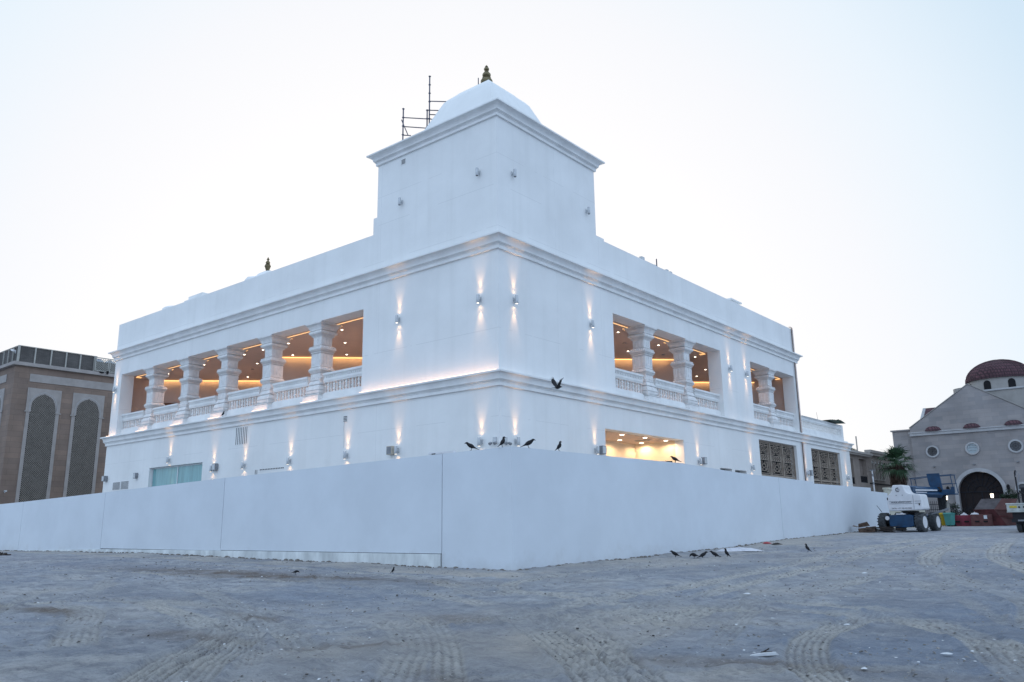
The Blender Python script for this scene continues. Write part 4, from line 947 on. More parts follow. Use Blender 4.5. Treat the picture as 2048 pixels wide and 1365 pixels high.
# gabled front wall with the gate arch opening left free
GC, GR, GS = 6.13, 1.68, 3.80          # gate centre, radius, spring height
def arc_pts(c, r, zs, n=20, a0=0.0, a1=math.pi): return [(c + r * math.cos(a0 + (a1 - a0) * k / n), zs + r * math.sin(a0 + (a1 - a0) * k / n)) for k in range(n + 1)]
mb = MB()
XL, XR = 1.18, 17.0
gable_l, apex, gable_r = (1.18, 9.60), (6.27, 13.03), (14.9, 8.2)
def topz(x):
    if x < 6.27: return 9.60 + (13.03 - 9.60) * (x - 1.18) / (6.27 - 1.18)
    return max(9.16, 13.03 - (13.03 - 10.5) * (x - 6.27) / (10.19 - 6.27))
A = arc_pts(GC, GR, GS)
xs = sorted({XL, 6.27, XR, 12.27, *[round(p[0], 4) for p in A]})
for i in range(len(xs) - 1):
    a, b = xs[i], xs[i + 1]
    def lowz(x):
        if x <= GC - GR + 1e-3 or x >= GC + GR - 1e-3: return None
        return GS + math.sqrt(max(0, GR * GR - (x - GC) ** 2))
    if (a + b) / 2 < GC - GR or (a + b) / 2 > GC + GR: za = zb = .2
    else: za = lowz(a) or GS; zb = lowz(b) or GS
    mb.quad((a, YC, za), (b, YC, zb), (b, YC, topz(b)), (a, YC, topz(a)))
    if za > .3: mb.quad((a, YC, za), (b, YC, zb), (b, YC + .7, zb), (a, YC + .7, za))
mb.quad((GC - GR, YC, .2), (GC - GR, YC, GS), (GC - GR, YC + .7, GS), (GC - GR, YC + .7, .2)); mb.quad((GC + GR, YC, .2), (GC + GR, YC, GS), (GC + GR, YC + .7, GS), (GC + GR, YC + .7, .2))
mb.quad((XL, YC, .2), (XL, YC, 9.6), (XL, YC + 9, 9.6), (XL, YC + 9, .2))
mb.box(-.42, XL - .002, YC + .35, YC + 7, .2, 9.45); mb.box(-.55, 1.1, YC + .22, YC + 7, 9.45, 9.56)
mb.build('front_wall', CHST, C)
mb = MB()
mb.quad((XL - .05, YC - .04, 9.62), (6.27, YC - .04, 13.10), (6.27, YC + 8, 13.10), (XL - .05, YC + 8, 9.62)); mb.quad((6.27, YC - .04, 13.10), (12.3, YC - .04, 9.25), (12.3, YC + 8, 9.25), (6.27, YC + 8, 13.10))
for a, b in (((XL - .05, 9.60), (6.27, 13.05)), ((6.27, 13.05), (12.3, 9.20))): mb.prism([a, b, (b[0], b[1] + .07), (a[0], a[1] + .07)], -.06, .3, FC)
mb.build('gable_roof', CHPL, C)
mb = MB(); mb.box(1.14, XR, YC - .16, YC - .001, 8.86, 9.10); mb.box(1.08, XR, YC - .22, YC - .001, 9.10, 9.20); mb.build('string_course', CHTR, C, bevel=.02)
def half_hood(xc, name='tiled_hood'):
    mb = MB(); vs = []; n = 8
    prof = [(.72, 0), (.66, .10), (.52, .30), (.34, .40), (.0, .44)]
    for r, z in prof:
        for k in range(n + 1): q = math.pi + math.pi * k / n; vs.append((xc + r * math.cos(q), YC + .0 + r * .55 * math.sin(q), 9.20 + z))
    fs = [(i * (n + 1) + k, i * (n + 1) + k + 1, (i + 1) * (n + 1) + k + 1, (i + 1) * (n + 1) + k) for i in range(len(prof) - 1) for k in range(n)]
    mb.add(vs, fs); mb.build(name, TILE, C)
for x in (3.07, 6.13, 9.25, 12.3): half_hood(x)
def round_window(x, r, z, sign=False):
    n = 28; mb = MB()
    for k in range(n):
        p0 = 2 * math.pi * k / n; p1 = 2 * math.pi * (k + 1) / n
        mb.prism([(x + rr * math.cos(p), z + rr * math.sin(p)) for rr, p in ((r * .76, p0), (r, p0), (r, p1), (r * .76, p1))], -.12, -.001, FC)
    o = mb.build('round_sign' if sign else 'round_window', CHTR, C)
    g = MB(); g.prism([(x + r * .77 * math.cos(2 * math.pi * k / n), z + r * .77 * math.sin(2 * math.pi * k / n)) for k in range(n)], -.04, -.002, FC)
    g.build('sign_face' if sign else 'pane', SIGNG if sign else VGLS, o)
    q = MB()
    if not sign:
        for k in range(8):
            a = 2 * math.pi * k / 8; dx, dz = math.cos(a), math.sin(a)
            q.prism([(x - dz * .012, z + dx * .012), (x + dx * r * .74 - dz * .012, z + dz * r * .74 + dx * .012), (x + dx * r * .74 + dz * .012, z + dz * r * .74 - dx * .012), (x + dz * .012, z - dx * .012)], -.055, -.041, FC)
        for k in range(n):
            p0 = 2 * math.pi * k / n; p1 = 2 * math.pi * (k + 1) / n
            q.prism([(x + rr * math.cos(p), z + rr * math.sin(p)) for rr, p in ((r * .36, p0), (r * .42, p0), (r * .42, p1), (r * .36, p1))], -.056, -.042, FC)
        q.build('tracery', LAMPD, o)
    else:   # three lines of flowing script, too small to read
        rs = random.Random(5)
        for row, (zz, hw) in enumerate(((.22, .26), (.05, .36), (-.20, .30))):
            k = -hw
            while k < hw:
                wd = rs.uniform(.03, .09); hh = rs.uniform(.02, .07)
                q.prism([(x + k, z + zz), (x + k + wd, z + zz), (x + k + wd, z + zz + .022), (x + k, z + zz + .022)], -.055, -.041, FC)
                q.prism([(x + k, z + zz), (x + k + .016, z + zz), (x + k + .02, z + zz + hh), (x + k + .004, z + zz + hh)], -.056, -.042, FC); k += wd + rs.uniform(.005, .03)
        q.build('script_lettering', GREYB, o)
round_window(2.82, .53, 7.41); round_window(5.96, .55, 7.47, True); round_window(9.19, .56, 7.44)
# gate
mb = MB(); n = 24
P0 = arc_pts(GC, GR, GS, n); P1 = arc_pts(GC, GR + .30, GS, n)
for i in range(n): mb.prism([P0[i], P0[i + 1], P1[i + 1], P1[i]], -.14, -.001, FC)
mb.prism([(GC - GR - .30, .3), (GC - GR, .3), (GC - GR, GS), (GC - GR - .30, GS)], -.14, -.001, FC); mb.prism([(GC + GR, .3), (GC + GR + .30, .3), (GC + GR + .30, GS), (GC + GR, GS)], -.14, -.001, FC)
o = mb.build('gate_surround', CHTR, C)
mb = MB(); mb.prism([(GC - GR + .01, .3)] + arc_pts(GC, GR - .01, GS, n)[::-1] + [(GC + GR - .01, .3)], .50, .56, FC); gt = mb.build('gate', DGATE, C)
mb = MB()
for z in (3.76,): mb.prism([(GC - GR + .02, z), (GC + GR - .02, z), (GC + GR - .02, z + .07), (GC - GR + .02, z + .07)], .40, .499, FC)
for k in range(1, 9):
    a = math.pi * k / 9; dx, dz = math.cos(a), math.sin(a)
    mb.prism([(GC + .5 * dx - dz * .025, GS + .5 * dz + dx * .025), (GC + 1.62 * dx - dz * .025, GS + 1.62 * dz + dx * .025), (GC + 1.62 * dx + dz * .025, GS + 1.62 * dz - dx * .025), (GC + .5 * dx + dz * .025, GS + .5 * dz - dx * .025)], .42, .498, FC)
for r in (.5, 1.05):
    p0 = arc_pts(GC, r - .025, GS, n); p1 = arc_pts(GC, r + .025, GS, n)
    for i in range(n): mb.prism([p0[i], p0[i + 1], p1[i + 1], p1[i]], .42, .498, FC)
for x in (GC - .04,): mb.prism([(x, .3), (x + .08, .3), (x + .08, 3.76), (x, 3.76)], .42, .497, FC)
for x in (GC - 1.3, GC - .75, GC + .75, GC + 1.3): mb.prism([(x, .4), (x + .03, .4), (x + .03, 3.7), (x, 3.7)], .46, .498, FC)
mb.build('gate_bars', IRON, gt)
# small arch at the right
mb = MB(); p0 = arc_pts(9.25, .42, 3.9, 14); p1 = arc_pts(9.25, .58, 3.9, 14)
for i in range(14): mb.prism([p0[i], p0[i + 1], p1[i + 1], p1[i]], -.10, -.001, FC)
mb.prism([(8.67, 3.8), (9.83, 3.8), (9.83, 3.9), (8.67, 3.9)], -.10, -.001, FC)
o = mb.build('small_arch_window', CHTR, C); mb = MB(); mb.prism([(8.83, 3.9)] + p0[::-1] + [(9.67, 3.9)], -.03, -.002, FC); mb.build('pane', VGLS, o)
# dome on its drum
DX, DY = 7.85, 62.6
mb = MB(); mb.lathe([(2.62, 12.2), (2.62, 14.0)], (DX, DY, 0), n=40); mb.build('drum', CHPL, C, smooth=True)
mb = MB(); mb.box(4.9, 16.5, DY - 3.0, DY + 5, 9.0, 12.74); mb.lathe([(1.2, 12.0), (1.2, 13.75)], (4.9, DY + 1.2, 0), n=24); mb.build('dome_base', CHPL, C)
mb = MB(); mb.box(4.85, 16.6, DY - 3.12, DY + 5, 12.74, 12.90); mb.build('dome_ledge', CHTR, C, bevel=.03)
mb = MB(); n = 44; rows = 12; vs = []; fs = []
for i in range(rows + 1):
    a = math.pi / 2 * i / rows * .985; 
    for jj in (0, 1):
        rr = 2.76 * math.cos(a) + (.035 if jj == 0 else 0); zz = 13.96 + 1.98 * math.sin(a) + (0 if jj == 0 else .0)
        for k in range(n): q = 2 * math.pi * k / n; vs.append((DX + rr * math.cos(q) * (1 + .006 * (k % 2)), DY + rr * math.sin(q) * (1 + .006 * (k % 2)), zz))
for i in range(2 * rows + 1):
    for k in range(n): fs.append((i * n + k, i * n + (k + 1) % n, (i + 1) * n + (k + 1) % n, (i + 1) * n + k))
mb.add(vs, fs)
# tile ridges running down the dome
for k in range(60):
    q = 2 * math.pi * k / 60
    pts = [(DX + 2.78 * math.cos(a) * math.cos(q), DY + 2.78 * math.cos(a) * math.sin(q), 13.97 + 2.0 * math.sin(a)) for a in [math.pi / 2 * t / 9 * .93 for t in range(10)]]
    mb.tube(pts, [.045 * max(.35, math.cos(math.pi / 2 * t / 9 * .93)) for t in range(10)], 5)
mb.build('dome', TILE, C)
for ang in (-105, -62, -148, -20):
    a = R(ang); ux = Vector((-math.sin(a), math.cos(a), 0)); nv = Vector((math.cos(a), math.sin(a), 0)); b0 = Vector((DX, DY, 0)) + nv * 2.60
    mb = MB(); pts = [(-.30, 12.95)] + arc_pts(0, .30, 13.50, 10)[::-1] + [(.30, 12.95)]
    mb.prism(pts, -.02, .035, lambda u, z, d: tuple(b0 + ux * u + nv * d + Vector((0, 0, z)))); mb.build('drum_window', BLACK, C)
mb = MB(); mb.prism([(57.9, 9.0), (57.9, 10.3), (60.0, 11.8), (60.3, 11.8), (60.3, 9.0)], 1.62, 1.88, lambda a, b, d: (d, a, b)); mb.build('roof_end_wall', CHTR, C)
mb = MB(); mb.quad((1.885, 57.9, 10.25), (5.2, 57.9, 10.25), (5.2, 60.0, 11.78), (1.885, 60.0, 11.78)); mb.quad((1.885, 60.0, 11.78), (5.2, 60.0, 11.78), (5.2, 60.0, 9.0), (1.885, 60.0, 9.0)); mb.build('side_roof', TILE, C)
for x, z in ((2.80, 6.10), (5.93, 6.12), (9.16, 6.13)):
    MB().box(x - .09, x + .09, YC - .22, YC - .001, z - .03, z + .03).box(x - .02, x + .02, YC - .2, YC - .1, z - .06, z + .08).build('wall_spotlight', GREYB, C)
for x, z in ((3.67, 4.12), (8.22, 4.10)):
    MB().box(x - .10, x + .10, YC - .25, YC - .02, z - .22, z + .1).lathe([(.14, .10), (.03, .22)], (x, YC - .13, z), n=8).build('wall_lantern', BLACK, C)

# ------------------------------------------------------------------ villa between temple and church
V = thing('villa', 'old beige villa with arched windows and balconies beyond the temple', 'house')
FV = lambda v, z, d: (-3.0 - d, v, z)
mb = MB()
aw = [(58.0, 58.52, 5.35, 6.85), (58.98, 59.5, 5.35, 6.85), (60.15, 60.7, 5.35, 6.85), (61.2, 61.75, 5.35, 6.85), (64.1, 64.9, 5.5, 6.9)]
wall_grid(mb, FV, 48, 76, .2, 7.75, [(50.2, 52.4, 4.7, 6.95), (54.2, 56.3, 4.9, 7.05), (56.85, 57.05, 5.95, 6.45)] + aw, 0, .35)
mb.box(-12, -3.36, 48, 76, .2, 7.4)
mb.build('villa_wall', VILLA, V)
mb = MB(); mb.box(-3.0, -2.78, 57.2, 76, 7.55, 7.78); mb.box(-3.3, -2.70, 57.2, 76, 7.78, 8.05); mb.box(-3.2, -2.6, 47.9, 57.0, 7.28, 7.42); mb.box(-3.3, -2.5, 47.8, 57.1, 7.42, 7.62); mb.build('villa_cornice', VTRIM, V, bevel=.02)
for (a, b, z0, z1) in aw:
    c = (a + b) / 2; r = (b - a) / 2
    mb = MB(); 
    P0 = arc_pts(c, r, z1 - .02, 10); P1 = arc_pts(c, r + .10, z1 - .02, 10)
    for i in range(10): mb.prism([P0[i], P0[i + 1], P1[i + 1], P1[i]], -.05, -.001, FV)
    for s0, s1 in ((a - .10, a), (b, b + .10)): mb.prism([(s0, z0), (s1, z0), (s1, z1), (s0, z1)], -.05, -.001, FV)
    mb.prism([(a - .14, z0 - .10), (b + .14, z0 - .10), (b + .14, z0), (a - .14, z0)], -.09, -.001, FV)
    o = mb.build('arched_window', VTRIM, V)
    g = MB(); g.prism([(a, z0)] + [(b, z0)] + [(p[0], min(p[1], z1)) for p in ((b, z1), (a, z1))], .10, .14, FV); g.prism(P0, -.012, -.002, FV); g.build('pane', VGLS, o)
mb = MB(); mb.prism([(56.85, 5.95), (57.05, 5.95), (57.05, 6.45), (56.85, 6.45)], .1, .14, FV); mb.build('small_window', BLACK, V)
for (a, b, z0, z1) in ((50.2, 52.4, 4.7, 6.95), (54.2, 56.3, 4.9, 7.05)):
    mb = MB(); n = int((b - a) / .12)
    mb.prism([(a, z0 + .55), (b, z0 + .55), (b, z0 + .60), (a, z0 + .60)], .03, .07, FV); mb.prism([(a, z0 + .02), (b, z0 + .02), (b, z0 + .06), (a, z0 + .06)], .03, .07, FV)
    for k in range(n + 1): u = a + .02 + (b - a - .04) * k / n; mb.prism([(u - .012, z0), (u + .012, z0), (u + .012, z0 + .57), (u - .012, z0 + .57)], .035, .065, FV)
    mb.build('balcony_railing', IRON, V)
mb = MB(); mb.box(-3.0, -2.93, 56.8, 76, 4.86, 4.96); mb.build('dark_string_course', BLACK, V)
for v, z1, lb in ((51.9, 8.95, 'short post'), (55.8, 9.25, 'tall post')):
    MB().tube([(-3.5, v, 7.3), (-3.5, v, z1)], .06, 8).build('roof_post', VTRIM, V)

def leaf_cluster(mb, c, rad, n, size, rs, flat=1.0):
    for _ in range(n):
        d = Vector((rs.gauss(0, 1), rs.gauss(0, 1), rs.gauss(0, 1))).normalized() * (rs.random() ** .45)
        p = Vector(c) + Vector((d.x * rad[0], d.y * rad[1], d.z * rad[2]))
        a = Vector((rs.gauss(0, 1), rs.gauss(0, 1), rs.gauss(0, 1))).normalized() * size * rs.uniform(.6, 1.3); b = a.cross(Vector((rs.gauss(0, 1), rs.gauss(0, 1), 1))).normalized() * size * .45
        mb.quad(p - a, p + b, p + a, p - b)
# fan palm
def palm(loc, H, label):
    t = thing('palm_tree', label, 'palm tree', loc); rs = random.Random(3)
    pts = [(0, 0, 0), (.03, 0, H * .35), (.02, .02, H * .7), (0, 0, H)]; mb = MB(); mb.tube(pts, [.30, .26, .27, .30], 12)
    for k in range(190):      # boots and hanging dead fronds round the upper trunk
        a = rs.uniform(0, 6.28); z = H - rs.uniform(0, 1.5); r0 = rs.uniform(.26, .48); L_ = rs.uniform(.35, .8)
        p = Vector((math.cos(a) * r0, math.sin(a) * r0, z)); q = p + Vector((math.cos(a) * .22, math.sin(a) * .22, -L_ * .6)); e = q + Vector((math.cos(a) * -.03, 0, -L_ * .5)); s = Vector((-math.sin(a), math.cos(a), 0)) * .07
        mb.add([p - s * .3, p + s * .3, q + s, q - s, e + s * .3, e - s * .3], [(0, 1, 2, 3), (3, 2, 4, 5)])
    mb.build('trunk', TRUNK, t)
    mb = MB()
    for k in range(32):
        az = k * 2.399 + rs.uniform(-.2, .2); el_ = R(82 - 112 * ((k + .5) / 32) ** .8 + rs.uniform(-8, 8)); L_ = rs.uniform(1.0, 1.3)
        d = Vector((math.cos(az) * math.cos(el_), math.sin(az) * math.cos(el_), math.sin(el_))); base = Vector((0, 0, H + .05))
        hub = base + d * L_ * .60 + Vector((0, 0, -.10 * L_)); mb.tube([base, base + d * .4 * L_, hub], [.022, .016, .012], 4)
        side = d.cross(Vector((0, 0, 1))); side = side.normalized() if side.length > .05 else Vector((1, 0, 0)); nrm_ = side.cross(d).normalized()
        nb = 13
        for j in range(nb):
            f = (j / (nb - 1) - .5) * R(118); dd = (d * math.cos(f) + side * math.sin(f)).normalized(); LL = (.95 - .25 * abs(f)) * L_ * rs.uniform(.8, 1.15)
            mid = hub + dd * LL * .55 + nrm_ * .05; tip = hub + dd * LL + Vector((0, 0, -.22 * LL - rs.uniform(0, .08))); sd = dd.cross(nrm_).normalized() * .040
            mb.add([hub - sd * .3, hub + sd * .3, mid + sd, mid - sd, tip], [(0, 1, 2, 3), (3, 2, 4)])
    mb.build('crown', LEAF, t)
palm((2.85, 43.5, .9), 4.85, 'bushy fan palm with brown skirted trunk between villa and church')
def shrub(name, label, c, rad, n, size, seed, h):
    t = thing(name, label, 'shrub', (c[0], c[1], c[2])); rs = random.Random(seed); mb = MB()
    for k in range(9):
        q = (rs.uniform(-.6, .6) * rad[0], rs.uniform(-.6, .6) * rad[1], h + rs.uniform(-.5, .6) * rad[2]); leaf_cluster(mb, q, (rad[0] * .5, rad[1] * .5, rad[2] * .45), n // 9, size, rs)
    mb.build('foliage', LEAF2, t)
    s = MB()
    for k in range(6): s.tube([(0, 0, 0), (rs.uniform(-.5, .5) * rad[0], rs.uniform(-.5, .5) * rad[1], h)], [.03, .012], 5)
    s.build('stems', TRUNK, t)
shrub('shrub', 'leafy bush left of the church gate behind the iron railing', (4.35, 53.2, .98), (.75, .6, .85), 1500, .075, 4, 1.15)
shrub('shrub', 'low bush right of the gate behind the rusty skip', (8.4, 55.2, .98), (.95, .4, .45), 900, .07, 6, 2.45)
shrub('shrub', 'low hedge bush behind the truck by the small church arch', (10.0, 55.1, .98), (.8, .4, .4), 700, .07, 8, 2.35)
# plants / junk on the terrace roof end and roof-top foliage
t = thing('metal_sheet', 'crumpled dark sheet lying on the end of the far terrace balustrade', 'sheet', (-.5, 38.6, 8.74), 0); mb = MB()
rs = random.Random(2); 
for k in range(6):
    a = rs.uniform(-.5, .5); mb.add([(-.6, -1.0 + k * .38, .02 + .08 * rs.random()), (.7, -1.1 + k * .45, .10 + .06 * k * rs.random()), (.9, -.6 + k * .45, .02), (-.5, -.6 + k * .38, .05)], [(0, 1, 2, 3)])
mb.build('sheet', TARP, t); MB().tube([(-.3, -.9, 0), (-.35, -.95, .75)], .012, 5).build('wire_rod', GREYB, t)
MB_ = MB(); leaf_cluster(MB_, (0, 0, 0), (.3, 1.6, .28), 500, .07, random.Random(12)); o = MB_.build('foliage', LEAF2, None, loc=(-3.4, 53.6, 7.75)); tag(o, 'scrubby foliage growing over the villa parapet next to the temple ledge', 'shrub'); o.name = 'parapet_shrub'
# striped pole
t = thing('marker_pole', 'thin white banded pole standing behind the hoarding in front of the villa', 'pole', (2.0, 40.0, .8))
mb = MB().tube([(0, 0, 0), (-.02, 0, 4.3)], .055, 8)
for z in (1.2, 1.9, 2.6, 3.3, 3.9): mb.tube([(-.01, 0, z), (-.012, 0, z + .18)], .062, 8, mi=1)
mb.build('shaft', [LWHITE, GREYB], t)
MB().box(-.18, .18, -.04, .04, 4.31, 4.38).build('cross_bar', GREYB, t)

# ------------------------------------------------------------------ boom lift
def txt(s, size, M, mt, parent, name='lettering', ext=.004):
    cu_ = bpy.data.curves.new('t', 'FONT'); cu_.body = s; cu_.size = size; cu_.extrude = ext; cu_.align_x = 'CENTER'
    to = bpy.data.objects.new('t', cu_); me = bpy.data.meshes.new_from_object(to); bpy.data.objects.remove(to); bpy.data.curves.remove(cu_)
    me.materials.clear(); me.materials.append(mt); o = bpy.data.objects.new(name, me); SC.collection.objects.link(o); o.parent = parent; o.matrix_local = M; return o
LF = thing('boom_lift', 'white and blue wheeled boom lift parked at the end of the hoarding', 'boom lift', (6.46, 29.1, ghs(6.46, 29.1)), R(-3))
def round_outline(pts, r, n=4):
    o = []
    for i, p in enumerate(pts):
        a = Vector(pts[i - 1]); b = Vector(p); c = Vector(pts[(i + 1) % len(pts)]); u = (a - b); v = (c - b); rr = min(r, u.length * .45, v.length * .45); u.normalize(); v.normalize()
        for k in range(n + 1): t = k / n; o.append(tuple((b + u * rr) * (1 - t) ** 2 + b * 2 * t * (1 - t) + (b + v * rr) * t * t))
    return o
XZ = lambda a, b, d: (a, d, b)
body = round_outline([(-.58, 1.20), (1.32, 1.24), (1.24, 2.14), (.74, 2.17), (.52, 2.22), (.41, 2.40), (.36, 2.70), (-.28, 2.70), (-.33, 2.32), (-.60, 2.08), (-.64, 1.6)], .13)
bd = MB().prism(body, -.55, .75, XZ).build('counterweight_body', LWHITE, LF, bevel=.05)
mb = MB()
for z in (1.62, 1.74): mb.box(-.52, .76, -.565, -.548, z - .012, z + .012); mb.box(.90, 1.24, -.565, -.548, z - .012, z + .012)
mb.box(.82, .835, -.565, -.548, 1.28, 2.08); mb.build('panel_grooves', GREYB, bd)
mb = MB(); mb.box(1.10, 1.16, -.57, -.548, 1.50, 1.62); mb.box(-.62, -.57, -.57, -.54, 1.84, 1.98); mb.build('latches', BLACK, bd)
tm = lambda x, z: Matrix.Translation((x, -.556, z)) @ Matrix.Rotation(R(90), 4, 'X')
txt('www.alfaith.com', .165, tm(.14, 1.665), INK, bd)
txt('Tel No. +971 504 443 0060', .098, tm(.14, 1.32), INK, bd)
mb = MB()
for k in range(16):
    p0 = R(60) + R(250) * k / 16; p1 = R(60) + R(250) * (k + .8) / 16
    mb.prism([(.03 + rr * math.cos(p), 2.42 + rr * math.sin(p)) for rr, p in ((.055 + .02 * (k % 3), p0), (.125, p0), (.125, p1), (.055 + .02 * (k % 3), p1))], -.562, -.552, XZ)
mb.build('round_emblem', INK, bd); txt('FC', .12, tm(.10, 2.38), INK, bd)
mb = MB()
for x, z in ((-.08, 2.10), (.26, 2.10)): mb.lathe([(.03, 0), (.03, .015)], (0, 0, 0), n=10, M=Matrix.Translation((x, -.555, z)) @ Matrix.Rotation(R(90), 4, 'X'))
mb.build('bolts', GREYB, bd)
MB().prism(round_outline([(-.62, .92), (-.50, .98), (.55, .98), (.72, .92), (.72, .34), (.45, .26), (-.30, .26), (-.62, .34)], .06), -.62, 2.9, XZ).build('chassis', LBLUE, LF, bevel=.03)
mb = MB().lathe([(.48, .98), (.48, 1.20)], (.25, .6, 0), n=20); mb.box(-.3, .35, -.35, .8, 1.0, 1.12); mb.build('turntable', LDARK, LF)
MB().box(-.18, .28, -.66, -.3, .99, 1.06).lathe([(.06, 1.0), (.07, 1.10)], (.1, -.5, 0), n=8).build('rag_bundle', LWHITE, LF)
mb = MB(); mb.box(-1.15, 1.15, -.18, .18, .46, .70); mb.box(-1.1, 1.1, 2.35, 2.7, .46, .70); mb.build('axle', LDARK, LF)
MB().lathe([(.01, 0), (.11, .02), (.12, .10)], n=16, M=Matrix.Translation((-.70, -.55, .80)) @ Matrix.Rotation(R(90), 4, 'X')).build('white_reel', LWHITE, LF)
MB().tube([(-1.12, -.15, 1.15), (-1.35, -.25, 1.55)], .015, 5).build('steering_lever', BLACK, LF)
def wheel(x, y, rz, side):
    M = Matrix.Translation((x, y, .545)) @ Matrix.Rotation(rz, 4, 'Z') @ Matrix.Rotation(R(90), 4, 'Y')
    prof = [(.30, -.19), (.47, -.205), (.53, -.17), (.545, -.10), (.545, .10), (.53, .17), (.47, .205), (.30, .19), (.29, .0), (.30, -.19)]
    mb = MB().lathe(prof, n=36, M=M, cap=False)
    for k in range(20):
        a0 = 2 * math.pi * k / 20
        for s in (-1, 1):
            vs = []
            for r in (.535, .572):
                for (zz, da) in ((s * .01, .0), (s * .20, .16), (s * .20, .28), (s * .01, .13)):
                    a = a0 + da + (.157 if s > 0 else 0); vs.append(M @ Vector((r * math.cos(a), r * math.sin(a), zz)))
            mb.add(vs, [(0, 1, 2, 3), (4, 5, 6, 7), (0, 1, 5, 4), (1, 2, 6, 5), (2, 3, 7, 6), (3, 0, 4, 7)])
    o = mb.build('wheel', RUBBER, LF)
    s = side
    MB().lathe([(.345, s * .208), (.33, s * .212), (.30, s * .19), (.26, s * .13), (.20, s * .11), (.10, s * .11), (.09, s * .15), (.02, s * .16)], n=28, M=M).build('rim', LWHITE, o, smooth=True)
    MB().lathe([(.31, -.05), (.31, .05)], n=24, M=M).build('hub', LDARK, o)
    return o
wheel(-1.0, -.1, R(-12), -1); wheel(.98, -.05, R(-4), 1); wheel(.98, 2.55, R(-3), 1); wheel(-.98, 2.55, R(-3), -1)
# boom arms and cylinders
mb = MB()
mb.tube([(-.05, .85, 2.56), (1.15, 3.7, 2.44)], .17, 4, flat=1.0); mb.tube([(.15, .85, 2.22), (1.25, 3.6, 2.16)], .19, 4); mb.box(-.1, .5, .76, 1.3, 1.3, 2.62)
mb.build('boom', LBLUE, LF)
MB().tube([(.35, .9, 2.42), (1.15, 3.2, 2.42)], .045, 10).tube([(.32, .95, 2.30), (.8, 2.3, 2.28)], .035, 8).build('hydraulic_cylinder', LWHITE, LF)
mb = MB(); mb.tube([(1.1, 3.5, 2.5), (1.25, 3.9, 2.3), (1.2, 4.0, 1.5)], [.22, .24, .18], 8); mb.box(.95, 1.35, 3.85, 4.1, 1.25, 2.3); mb.build('jib', LDARK, LF)
MB().box(.60, .80, 2.38, 2.42, 2.20, 2.27).build('red_label', REDS, LF)
bk = MB().prism(round_outline([(.56, 3.48), (1.30, 3.48), (1.40, 2.48), (2.04, 2.48), (2.04, 2.16), (.95, 2.12), (.64, 2.80)], .05), 3.55, 3.70, XZ); bk.box(.9, 2.02, 3.70, 4.45, 2.15, 2.24)
bk = bk.build('platform', LBLUE, LF, bevel=.02)
mb = MB()
for y in (3.6, 4.5):
    mb.tube([(-.48, y, 3.22), (.4, y, 3.30), (1.96, y, 3.36)], .025, 6); mb.tube([(.9, y, 2.80), (1.98, y, 2.84)], .02, 6)
    mb.tube([(1.90, y, 3.36), (2.0, y, 2.25)], .025, 6); mb.tube([(-.40, y, 3.22), (-.36, y, 2.75)], .025, 6)
mb.tube([(-.48, 3.6, 3.22), (-.48, 4.5, 3.22)], .025, 6); mb.tube([(1.96, 3.6, 3.36), (1.96, 4.5, 3.36)], .025, 6); mb.box(1.86, 2.06, 3.5, 3.66, 2.30, 2.62)
mb.build('guard_rail', LBLUE, LF)
MB().prism([(.9, 1.02), (1.9, 1.36), (1.86, 1.22), (.95, .96)], 2.2, 2.5, XZ).build('folded_tarpaulin', GREYB, LF)

# ------------------------------------------------------------------ truck at the right edge (seen from behind)
TX, TY = 12.75, 27.0
TK = thing('tipper_truck', 'truck with cream tray seen from behind at the right edge', 'truck', (TX, TY, ghs(TX, TY)), R(-4))
mb = MB(); mb.box(-.62, 1.75, 0, 6.2, 1.10, 1.20); mb.box(-.62, 1.75, -.04, .02, 1.12, 1.50); mb.box(-.65, -.58, 0, 6.2, 1.12, 1.50); mb.box(1.70, 1.77, 0, 6.2, 1.12, 1.50); mb.box(-.66, 1.79, -.07, -.02, 1.46, 1.53); mb.box(-.66, 1.79, -.07, -.02, 1.06, 1.11)
mb.build('tray', TRAY, TK, bevel=.012)
MB().box(-.50, -.16, -.055, -.041, 1.28, 1.40).build('yellow_sticker', YEL, TK)
mb = MB()
for x in (-.06, .16, .32): mb.lathe([(.05, 0), (.045, .03)], n=12, M=Matrix.Translation((x, -.042, 1.32)) @ Matrix.Rotation(R(90), 4, 'X'))
mb.build('tail_light', BLACK, TK)
mb = MB(); mb.box(-.45, 1.55, .1, 6.2, .72, 1.08); mb.box(-.5, 1.6, -.02, .12, .55, .72); mb.box(-.35, 1.45, .2, 1.6, .45, .75); mb.build('chassis', LDARK, TK)
MB().box(-.2, .12, -.045, -.021, .60, .68).build('number_plate', GREYB, TK)
def twheel(x, y):
    M = Matrix.Translation((x, y, .46)) @ Matrix.Rotation(R(90), 4, 'Y'); mb = MB()
    for o_ in (-.15, .15): mb.lathe([(.2, o_ - .12), (.42, o_ - .125), (.46, o_ - .09), (.46, o_ + .09), (.42, o_ + .125), (.2, o_ + .12)], n=28, M=M)
    w_ = mb.build('wheel', RUBBER, TK); MB().lathe([(.2, -.1), (.2, .1)], n=14, M=M).build('hub', LDARK, w_)
for x in (-.15, 1.28): twheel(x, .9); twheel(x, 4.9)
MB().box(-.5, 1.62, 6.3, 8.2, .6, 2.0).box(-.4, 1.52, 6.5, 7.8, 2.0, 2.6).build('cab', LWHITE, TK, bevel=.08)
mb = MB(); mb.tube([(-.12, .5, 1.2), (-.14, .5, 3.1), (-.10, .5, 3.25)], .04, 6); mb.tube([(-.12, .5, 2.2), (.25, .5, 1.9), (1.6, .5, 1.95)], .05, 6); mb.box(-.05, .9, .8, 1.0, 1.2, 2.35)
mb.build('load_frame', LDARK, TK)
